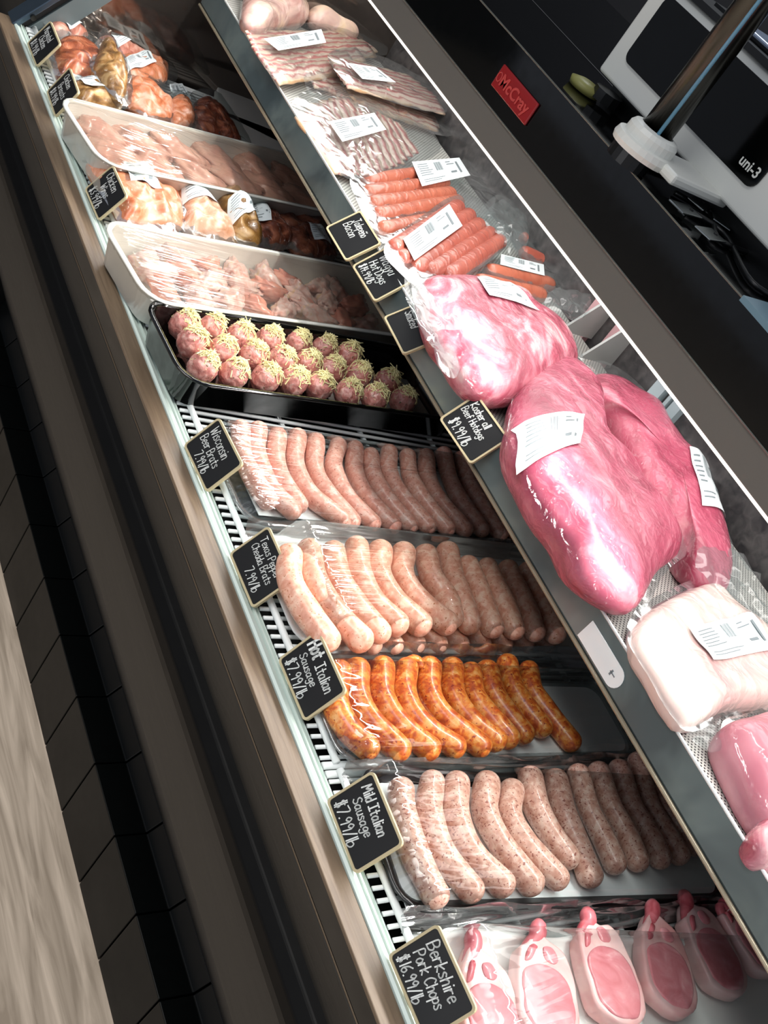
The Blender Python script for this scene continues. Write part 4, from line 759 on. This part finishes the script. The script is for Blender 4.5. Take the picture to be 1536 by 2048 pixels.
# Pork chops
ct, CL, CW = tray_thing('pork_chop_tray', [(836, 1860), (912, 2110), (1296, 2100)], TOP, .016, .49, 'film wrapped white tray of bone-in pork chops at the near end', M['white_foam'], .03, shift=.006)
def chop(cx, cy, s, bx, by, label, zoff=0, i=0):
    """cx,cy = eye centre in the picture; bx,by = bone tip"""
    zt = TOP + .008 + zoff; c = P(cx, cy, zt + .012); tip = P(bx, by, zt + .012); up = (tip - c); up.z = 0; D = up.length; up.normalize(); rt = Vector((up.y, -up.x, 0))
    t = thing('pork_chop', (c.x, c.y, Z(zt)), label, 'pork chop', 'Berkshire pork chops')
    R = s
    def slab(pts, z0, z1, name, mat, rnd=.003):
        ol = closed_spline([c + rt * a + up * b_ for a, b_ in pts], 48); cc = sum(ol, Vector()) / 48; V = []
        for k, (z, g) in enumerate([(z0, .96), (z0 + rnd, 1), (z1 - rnd, 1), (z1 - rnd * .3, .97), (z1, .90)]):
            V += [Vector((cc.x + (p.x - cc.x) * g, cc.y + (p.y - cc.y) * g, Z(zt + z) + .0015 * noise.noise(Vector((p.x * 60, p.y * 60, i))))) for p in ol]
        V.append(Vector((cc.x, cc.y, Z(zt + z1 + .001)))); F = [(k * 48 + q, k * 48 + (q + 1) % 48, (k + 1) * 48 + (q + 1) % 48, (k + 1) * 48 + q) for k in range(4) for q in range(48)] + [(4 * 48 + q, 4 * 48 + (q + 1) % 48, 240) for q in range(48)] + [tuple(range(48))[::-1]]
        return link(name, V, F, mat, t, smooth=True)
    slab([(-R * .92, -R * 1.0), (-R * 1.02, -R * .1), (-R * .92, R * .8), (-R * .80, R * 1.25), (-R * .60, D * .60), (-R * .22, D * .82), (R * .16, D * .74), (R * .62, R * 1.62), (R * .92, R * 1.1), (R * 1.04, 0), (R * .90, -R * 1.0), (R * .1, -R * 1.45)], 0, .019, 'fat', M['chop_fat'])
    slab([(-R * .88, -R * .3), (-R * .84, R * .42), (-R * .3, R * .86), (R * .40, R * .84), (R * .82, R * .35), (R * .84, -R * .5), (R * .45, -R * 1.2), (-R * .35, -R * 1.22), (-R * .8, -R * .85)], .010, .0205, 'lean', M['chop_lean'], .002)
    slab([(-R * .74, R * .80), (-R * .60, R * 1.22), (-R * .44, D * .58), (-R * .30, D * .56), (-R * .38, R * 1.2), (-R * .52, R * .9)], .010, .0206, 'rib_meat', M['chop_bone'], .002)
    slab([(-R * .05, R * 1.05), (-R * .08, R * 1.42), (R * .22, R * 1.5), (R * .42, R * 1.2), (R * .25, R * 1.0)], .010, .0204, 'cap', M['chop_lean'], .002)
    b_ = MB(); pts = catmull([c + up * (R * 1.0) - rt * R * .75, c + up * (R * 1.45) - rt * R * .45, c + up * (D * .78) - rt * R * .12, c + up * D], 12)
    pts = [Vector((p.x, p.y, Z(zt) + .013)) for p in pts]; b_.tube(pts, [.003, .004, .005, .0055, .006, .0065, .007, .0075, .008, .0085, .0085, .0075, .0045], 12); b_.build('rib_bone', M['chop_bone'], t, smooth=True)
    return t
ch = [((430, 1060), .034, (365, 715), 'pork chop at the front of the tray, beside the chalkboard'), ((650, 985), .036, (627, 680), 'pork chop second from the front, bone standing straight up'), ((905, 905), .036, (815, 630), 'pork chop third from the front with a large round eye of meat'), ((1130, 880), .034, (1075, 600), 'shaded pork chop with thick pale fat rim, fourth from the front'), ((1320, 815), .034, (1195, 560), 'shaded pork chop fifth from the front, under the upper shelf edge'), ((1465, 750), .032, (1350, 590), 'dark pork chop furthest back in the tray, beneath the upper shelf')]
for i, (a, s, bt, lb) in enumerate(ch):
    (ax_, ay_), (bx_, by_) = cC([a])[0], cC([bt])[0]; chop(ax_, ay_, s * .92, bx_, by_, lb, 0.000 + (i % 2) * .004, i)
cover(ct, CL, CW, .047, M['film'], seed=5, sag=.001, r=.03, sk=.035); hem(ct, CL, CW, 0, .02, side=1, seed=5, amp=.008)

# Meatball tray
bt, BL, BW = tray_thing('meatball_tray', [(322, 602), (372, 762), (870, 832)], TOP, .050, .50, 'deep glossy black tray of meatballs topped with shredded cheese', M['gloss_black'], .035)
b = MB(); b.box(.03, .225, -BW / 2 + .022, BW / 2 - .022, .006, .0075); place(b, bt).build('liner', pm('grey_tray_liner', (150, 150, 144), .3), bt)
balls = [(x, y, 'far') for x, y in crop(150, 380, 2.954, [(640, 800), (800, 815), (970, 870), (1140, 890), (1310, 910), (1465, 940)])] + [(648 + 46, 712, 'far')]
balls += [(x, y, 'middle') for x, y in crop(150, 380, 2.954, [(690, 905), (865, 955), (1050, 985), (1215, 1015), (1370, 1035)])] + [(662, 742, 'middle'), (716, 752, 'middle'), (772, 765, 'middle')]
balls += [(x, y, 'near') for x, y in crop(150, 380, 2.954, [(755, 1050), (935, 1090), (1125, 1115), (1290, 1135), (1440, 1165)])] + [(695, 788, 'near'), (748, 797, 'near'), (805, 803, 'near')]
cnt = {}
for x, y, row in balls:
    cnt[row] = cnt.get(row, 0) + 1; R_ = .0192; c = P(x, y, TOP + .030); sd = random.random() * 90
    t = thing('meatball', (c.x, c.y, c.z - R_), 'cheese topped raw meatball, %s from the front in the %s row of the black tray' % (names_side[cnt[row] - 1], row), 'meatball', 'cheese topped meatballs')
    V = []; F = []; nu, nv = 44, 28
    for j in range(nv + 1):
        th = math.pi * j / nv
        for i in range(nu):
            ph = 2 * math.pi * i / nu; d = Vector((math.sin(th) * math.cos(ph), math.sin(th) * math.sin(ph), math.cos(th)))
            k = 1.02 + .07 * noise.noise(d * 2 + Vector((sd, 0, 0))) + .06 * noise.noise(d * 7 + Vector((sd, 3, 0))) + .05 * noise.noise(d * 15 + Vector((sd, 3, 7))); V.append(c + d * R_ * k)
    F = [(j * nu + i, (j + 1) * nu + i, (j + 1) * nu + (i + 1) % nu, j * nu + (i + 1) % nu) for j in range(nv) for i in range(nu)]
    link('meat', V, F, M['meatball'], t, smooth=True)
    q = MB()
    for k in range(105):
        a = random.uniform(0, 6.28); th = abs(random.gauss(0, .52)) if k < 85 else random.uniform(.5, 1.3); d = Vector((math.sin(th) * math.cos(a), math.sin(th) * math.sin(a), math.cos(th)))
        p = c + Vector((.003, .002, 0)) + d * (R_ * 1.03 + random.uniform(0, .005) * max(0, 1 - th)); tn = d.cross(Vector((random.gauss(0, 1), random.gauss(0, 1), random.gauss(0, 1)))).normalized(); L = random.uniform(.008, .019) * (1.7 if random.random() < .08 else 1)
        tn = (tn + d * random.uniform(-.15, .35)).normalized(); q.tube([p - tn * L / 2, p + d * .0008, p + tn * L / 2 - d * random.uniform(0, .002)], .00075, 4)
    o = q.build('shredded_cheese', M['cheese'], t); o['kind'] = 'stuff'

# white pan of wings
wt2, L2, W2 = tray_thing('wing_tray', [(254, 448), (300, 600), (790, 668)], TOP, .052, .52, 'deep white pan of raw chicken wings under streaky cling film', M['white_melamine'], .035)
def blob(cv, size, ang, mat, name, parent=None, sd=0, stretch=1.7, flat=.7, pinch=.0, wob=.12):
    V = []; nu, nv = 36, 24; rot = Matrix.Rotation(ang, 3, 'Z')
    for j in range(nv + 1):
        th = math.pi * j / nv
        for i in range(nu):
            ph = 2 * math.pi * i / nu; d = Vector((math.cos(th), math.sin(th) * math.cos(ph), math.sin(th) * math.sin(ph)))
            k = 1 + .30 * noise.noise(d * 1.3 + Vector((sd, 0, 0))) + wob * (abs(noise.noise(d * 2.4 + Vector((sd, 5, 0)))) * 2 - .5) + .05 * noise.noise(d * 7 + Vector((sd, 5, 2)))
            w_ = 1 - pinch * (d.x * .5 + .5); p = Vector((d.x * stretch, d.y * w_, d.z * flat * w_)) * size * k
            p.y += .25 * size * stretch * d.x * d.x; V.append(cv + rot @ p)
    F = [(j * nu + i, j * nu + (i + 1) % nu, (j + 1) * nu + (i + 1) % nu, (j + 1) * nu + i) for j in range(nv) for i in range(nu)]
    return link(name, V, F, mat, parent, smooth=True)
k = 0
words = ['nearest the front', 'second from the front', 'third from the front', 'fourth from the front', 'fifth from the front', 'sixth from the front', 'seventh from the front', 'eighth from the front']
for row in range(3):
    for i in range(8):
        lx = -L2 / 2 + .055 + i * .052 + random.uniform(-.008, .008); ly = -W2 / 2 + .045 + row * (W2 - .09) / 2 + random.uniform(-.006, .006)
        cv = wt2.matrix_world @ Vector((lx, ly, .028 + random.uniform(0, .010)))
        o = blob(Vector((0, 0, 0)), .0215 + random.uniform(-.003, .004), random.uniform(-1.4, 1.4), M['chicken_skin'] if (k % 3) else M['chicken_meat'], 'chicken_wing', None, k * 3.1, 1.6, .8, .4, wob=.26)
        o.location = cv; tag(o, 'raw chicken wing in the white pan, %s in the %s row' % (words[i], ['near', 'middle', 'far'][row]), 'chicken wing', 'raw chicken wings'); k += 1
cover(wt2, L2 + .006, W2 + .006, .0525, M['pan_film'], seed=6, sag=.001, r=.035, sk=.006, lumps=.001)
# white pan of breasts
wt3, L3, W3 = tray_thing('chicken_breast_tray', [(166, 203), (205, 325), (640, 418)], TOP, .052, .50, 'deep white pan of raw chicken breasts beneath cling film, beyond the wings', M['white_melamine'], .035)
k = 0
for row in range(2):
    for i in range(6):
        lx = -L3 / 2 + .065 + i * .076 + random.uniform(-.008, .008); ly = -W3 / 2 + .055 + row * (W3 - .11) + random.uniform(-.005, .005)
        o = blob(Vector((0, 0, 0)), .034 + random.uniform(-.003, .003), random.uniform(-1.0, -.3), M['breast'], 'chicken_breast', None, k * 5.7, 1.5, .55, .35)
        o.location = wt3.matrix_world @ Vector((lx, ly, .030)); tag(o, 'raw chicken breast in the far white pan, %s in the %s row' % (words[i], ['near', 'far'][row]), 'chicken breast', 'raw chicken breasts'); k += 1
cover(wt3, L3 + .006, W3 + .006, .0535, M['pan_film'], seed=7, sag=.002, r=.035, sk=.006, lumps=.004, ridge=(25, 45))

# bags of marinated wings between the pans
def bagpack(px, h, mat, label, labels=(), z=0, seed=0, **k): return pack('marinated_chicken_bag', 'chicken', label, px, TOP + z, h, mat, labels, seed, amp=.25, nscale=40, pw=2.6, group='marinated chicken bags', lump=.006, skirt=1.32, **k)
bagpack(c0([(520, 940), (700, 955), (900, 985), (1040, 1090), (1088, 1250), (1078, 1335), (900, 1310), (750, 1300), (700, 1230), (600, 1080)]), .045, M['mar_orange'], 'bright orange marinated chicken bag with white label, directly above the wings chalkboard', [c0([(690, 1020), (870, 1030), (920, 1185), (740, 1145)])], seed=41)
bagpack(c0([(1040, 1100), (1180, 1130), (1320, 1290), (1395, 1405), (1250, 1385), (1100, 1320), (1088, 1220)]), .045, M['mar_pale'], 'pale golden marinated chicken bag, second between the two white pans', [c0([(1045, 1110), (1190, 1155), (1270, 1250), (1080, 1210)])], seed=42)
bagpack(c0([(1270, 1130), (1350, 1105), (1440, 1190), (1515, 1330), (1545, 1440), (1400, 1400), (1330, 1250)]), .05, M['mar_gold'], 'honey brown marinated chicken bag with a white wrap-around label', [c0([(1325, 1220), (1430, 1195), (1490, 1310), (1360, 1345)])], seed=43)
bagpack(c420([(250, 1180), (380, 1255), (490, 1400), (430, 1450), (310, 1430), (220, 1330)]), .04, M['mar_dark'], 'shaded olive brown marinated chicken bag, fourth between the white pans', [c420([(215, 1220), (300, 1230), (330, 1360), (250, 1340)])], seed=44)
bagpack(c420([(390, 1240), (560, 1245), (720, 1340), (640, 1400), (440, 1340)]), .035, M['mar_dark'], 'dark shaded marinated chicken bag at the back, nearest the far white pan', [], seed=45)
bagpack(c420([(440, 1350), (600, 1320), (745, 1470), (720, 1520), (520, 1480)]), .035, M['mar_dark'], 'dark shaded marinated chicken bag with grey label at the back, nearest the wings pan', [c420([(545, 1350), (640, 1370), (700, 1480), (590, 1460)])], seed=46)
# marinated bags at the far end
bagpack(c0([(380, 40), (430, -20), (600, 0), (800, 90), (880, 180), (700, 180), (520, 130), (430, 90)]), .06, M['mar_pale'], 'pale peach marinated chicken bag, furthest of the bags at the far end', [], seed=51)
bagpack(c0([(310, 90), (440, 70), (540, 120), (520, 210), (400, 210), (300, 180)]), .03, M['mar_pink'], 'marinated chicken bag with a large white label by the far end frame', [c0([(325, 120), (470, 85), (530, 170), (400, 200)])], seed=52)
bagpack(c0([(330, 260), (450, 215), (570, 300), (620, 400), (590, 490), (430, 440), (350, 420)]), .045, M['mar_brown'], 'reddish brown marinated chicken bag beside the furthest chalkboard', [], seed=53)
bagpack(c0([(600, 180), (860, 200), (980, 260), (900, 330), (720, 320), (600, 240)]), .035, M['mar_pink'], 'pinkish marinated chicken bag with grey label in the far row', [c0([(620, 220), (790, 190), (830, 270), (690, 300)])], seed=54)
bagpack(c0([(720, 330), (960, 320), (990, 470), (830, 480), (740, 440)]), .03, M['mar_orange'], 'thin orange marinated chicken bag with a white label behind the mustard coloured one', [c0([(725, 365), (860, 325), (900, 420), (750, 440)])], seed=55)
bagpack(c0([(740, 460), (850, 470), (1000, 580), (1015, 695), (900, 690), (780, 625), (735, 560)]), .04, M['mar_orange'], 'glossy orange marinated chicken bag touching the rim of the breast pan', [], seed=56)
bagpack(c0([(570, 330), (620, 230), (700, 330), (745, 450), (742, 570), (680, 560), (600, 480), (555, 400)]), .05, M['mar_gold'], 'mustard gold marinated chicken bag standing up among the far bags', [], z=.02, seed=57)
bagpack(c0([(430, 500), (560, 470), (730, 570), (720, 625), (600, 625), (470, 600)]), .035, M['mar_gold'], 'golden marinated chicken bag with a wide white label above the breasts chalkboard', [c0([(430, 425), (690, 505), (705, 585), (480, 545)])], seed=58, z=.01)
bagpack(c0([(1010, 580), (1110, 580), (1150, 720), (1040, 740), (1005, 660)]), .035, M['mar_orange'], 'small orange marinated chicken bag with white label near the breast pan rim', [c0([(1005, 490), (1080, 485), (1140, 580), (1020, 575)])], seed=59)
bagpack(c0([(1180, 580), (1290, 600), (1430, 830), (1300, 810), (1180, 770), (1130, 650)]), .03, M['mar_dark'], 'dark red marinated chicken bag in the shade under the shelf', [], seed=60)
for i, (px, lb) in enumerate([([(380, 40), (470, 60), (600, 180), (560, 215), (420, 110)], 'far'), ([(440, 140), (560, 190), (640, 290), (590, 300), (430, 220)], 'middle'), ([(430, 215), (560, 265), (640, 345), (580, 350), (440, 260)], 'near')]):
    pts = [P(a, b_, TOP + .012) for a, b_ in px]; m2 = MB(); n = len(pts); m2.add([p - Vector((0, 0, .010)) for p in pts] + pts, [tuple(range(n)), tuple(range(n, 2 * n))] + [(q, (q + 1) % n, n + (q + 1) % n, n + q) for q in range(n)])
    o = m2.build('deck_cover', pm('white_board', (240, 240, 234), .35), None); bevel(o, .002); tag(o, 'flat grey-white deck board in the shade under the shelf, %s of three' % lb, 'board', 'deck boards')

# ------------------------------------------------------------------ scale on the canopy top
sc = thing('price_scale', (1.14, 1.0, Z(-.2795)), 'white deli price scale with wide black screen and chrome pole on top of the case', 'scale')
XS = 1.08
A = PX(1195, 138, XS); yl = A.y; zb = A.z; yr = PX(1545, 512, XS).y - .03; zt_ = PX(1454, 100, XS).z
b = MB(); b.prism([(XS, zb), (XS, zt_), (XS + .02, zt_ + .012), (XS + .16, zt_ + .012), (XS + .16, zb)], yr, yl); o = b.build('housing', M['white_plastic'], sc); bevel(o, .005, 4)
sl = PX(1250, 115, XS - .001); sr = PX(1500, 386, XS - .001); zs0 = PX(1300, 172, XS).z
ys0, ys1 = sr.y, sl.y
scr = MB(); pts = [(ys0 + (ys1 - ys0) / 2 + a, zs0 + (zt_ + .002 - zs0) / 2 + c_) for a, c_ in round_rect(ys1 - ys0, zt_ + .002 - zs0, .012)]; n = len(pts)
scr.add([(XS - .0008, y, z) for y, z in pts] + [(XS - .003, y, z) for y, z in pts], [tuple(range(n)), tuple(range(n, 2 * n))] + [(i, (i + 1) % n, n + (i + 1) % n, n + i) for i in range(n)])
scr.build('screen', M['screen'], sc)
u3 = PX(1478, 332, XS - .0035); font_mesh('brand_print', 'uni-3', .017, Vector((XS - .0038, PX(1486, 318, XS).y, PX(1484, 330, XS).z)), EYm, EZ, M['white_plastic'], sc, ext=.0001, offset=.0003)
b = MB(); b.box(XS + .01, XS + .15, yr + .01, yl - .01, zt_ + .012, zt_ + .02); b.build('top_cover', M['black'], sc)
b = MB(); b.box(XS + .035, XS + .36, yr - .1, yl - .10, zt_ + .024, zt_ + .029); o = b.build('weighing_platter', pm('stainless_platter', (170, 184, 206), .2, .25), sc); bevel(o, .003)
b = MB(); b.box(XS + .05, XS + .28, yr + .05, yl - .05, zt_ + .0125, zt_ + .024); b.build('platter_support', M['black'], sc)
b = MB(); b.box(XS + .02, XS + .15, yr + .02, yl - .02, Z(-.2795), zb); b.build('scale_base', M['black'], sc)
pb = P(1292, 292, -.252); 
def lathe(prof, c, seg=28):
    m_ = MB(); V = [(c.x + r * math.cos(2 * math.pi * i / seg), c.y + r * math.sin(2 * math.pi * i / seg), z) for r, z in prof for i in range(seg)]
    m_.add(V, [(k * seg + i, k * seg + (i + 1) % seg, (k + 1) * seg + (i + 1) % seg, (k + 1) * seg + i) for k in range(len(prof) - 1) for i in range(seg)]); return m_
zc = pb.z
lathe([(.001, zc - .010), (.038, zc - .010), (.040, zc - .004), (.038, zc + .003), (.032, zc + .004), (.0315, zc + .014), (.028, zc + .019), (.021, zc + .021), (.020, zc + .018)], pb).build('pole_base', M['white_plastic'], sc)
b = MB(); b.box(pb.x - .0, XS + .02, pb.y - .062, pb.y + .01, zc - .010, zc + .003); o = b.build('pole_arm', M['white_plastic'], sc); bevel(o, .004)
b = MB(); b.tube([(pb.x, pb.y, zc + .02), (pb.x, pb.y, zc + .62)], .0190, 28); b.build('pole', M['chrome'], sc, smooth=True)
b = MB(); b.tube([(pb.x - .0125, pb.y - .0155, zc + .02), (pb.x - .0125, pb.y - .0155, zc + .6)], .0022, 10); b.build('pole_reflection', pm('blue_pole_reflection', (110, 165, 195), .3), sc, smooth=True)  # blue reflection stripe of the chrome, modelled as a thin coloured tube
for k, (qx, qy, a) in enumerate([(1400, 408, .5), (1370, 420, .2), (1440, 440, .9), (1420, 470, .3)]):
    q = P(qx, qy, -.272); b = MB(); b.box(-.022, .022, -.012, .012, 0, .002); R3 = Matrix.Rotation(a, 3, 'Z'); b.v = [q + R3 @ v for v in b.v]; o = b.build('foot_plate', M['steel'], sc); bevel(o, .0008)
    b = MB(); c3 = q + R3 @ Vector((.012, 0, .002)); b.tube([c3, c3 + Vector((0, 0, .001))], .0025, 8); b.build('plate_screw', M['matt_black'], o)
b = MB(); b.tube([(pb.x - .01, pb.y + .0, Z(-.2795) + .002), (pb.x - .01, pb.y, zc - .010)], .026, 20); b.build('pole_foot', M['black'], sc)
# knob, sticker, cables, tray on the canopy top
kb = P(1205, 190, -.268); kt = thing('levelling_foot', (kb.x, kb.y, Z(-.2795)), 'yellowish plastic levelling foot with black knob beside the scale pole', 'foot')
lathe([(.001, kb.z - .010), (.022, kb.z - .010), (.024, kb.z - .002), (.012, kb.z + .002), (.001, kb.z + .002)], kb + Vector((-.012, .02, 0))).build('foot_pad', M['yellow'], kt, smooth=True)
lathe([(.001, kb.z - .006), (.020, kb.z - .006), (.020, kb.z + .008), (.001, kb.z + .010)], kb + Vector((.004, -.004, 0)), 10).build('knob', M['black'], kt)
for i, pp in enumerate([[(1300, 330), (1380, 360), (1450, 400), (1530, 470)], [(1350, 385), (1420, 430), (1440, 480), (1536, 520)], [(1380, 420), (1450, 470), (1500, 560), (1560, 600)]]):
    pts = catmull([P(a, b_, -.2755) for a, b_ in pp], 16); b = MB(); b.tube(pts, .0032, 8); o = b.build('power_cable', M['black'], None, smooth=True)
    tag(o, 'black cable on the glossy case top below the scale, %s of three' % ['furthest', 'middle one', 'nearest'][i], 'cable', 'black scale cables')
q = [P(a, b_, -.272) for a, b_ in [(1487, 590), (1560, 612), (1640, 740), (1575, 690)]]; b = MB(); b.add([p for p in q] + [p - Vector((0, 0, .0065)) for p in q], [(0, 1, 2, 3), (7, 6, 5, 4), (0, 4, 5, 1), (1, 5, 6, 2), (2, 6, 7, 3), (3, 7, 4, 0)])
o = b.build('blue_lid', M['blue'], None); tag(o, 'corner of a pale blue plastic lid lying on the case top at the right edge', 'lid')
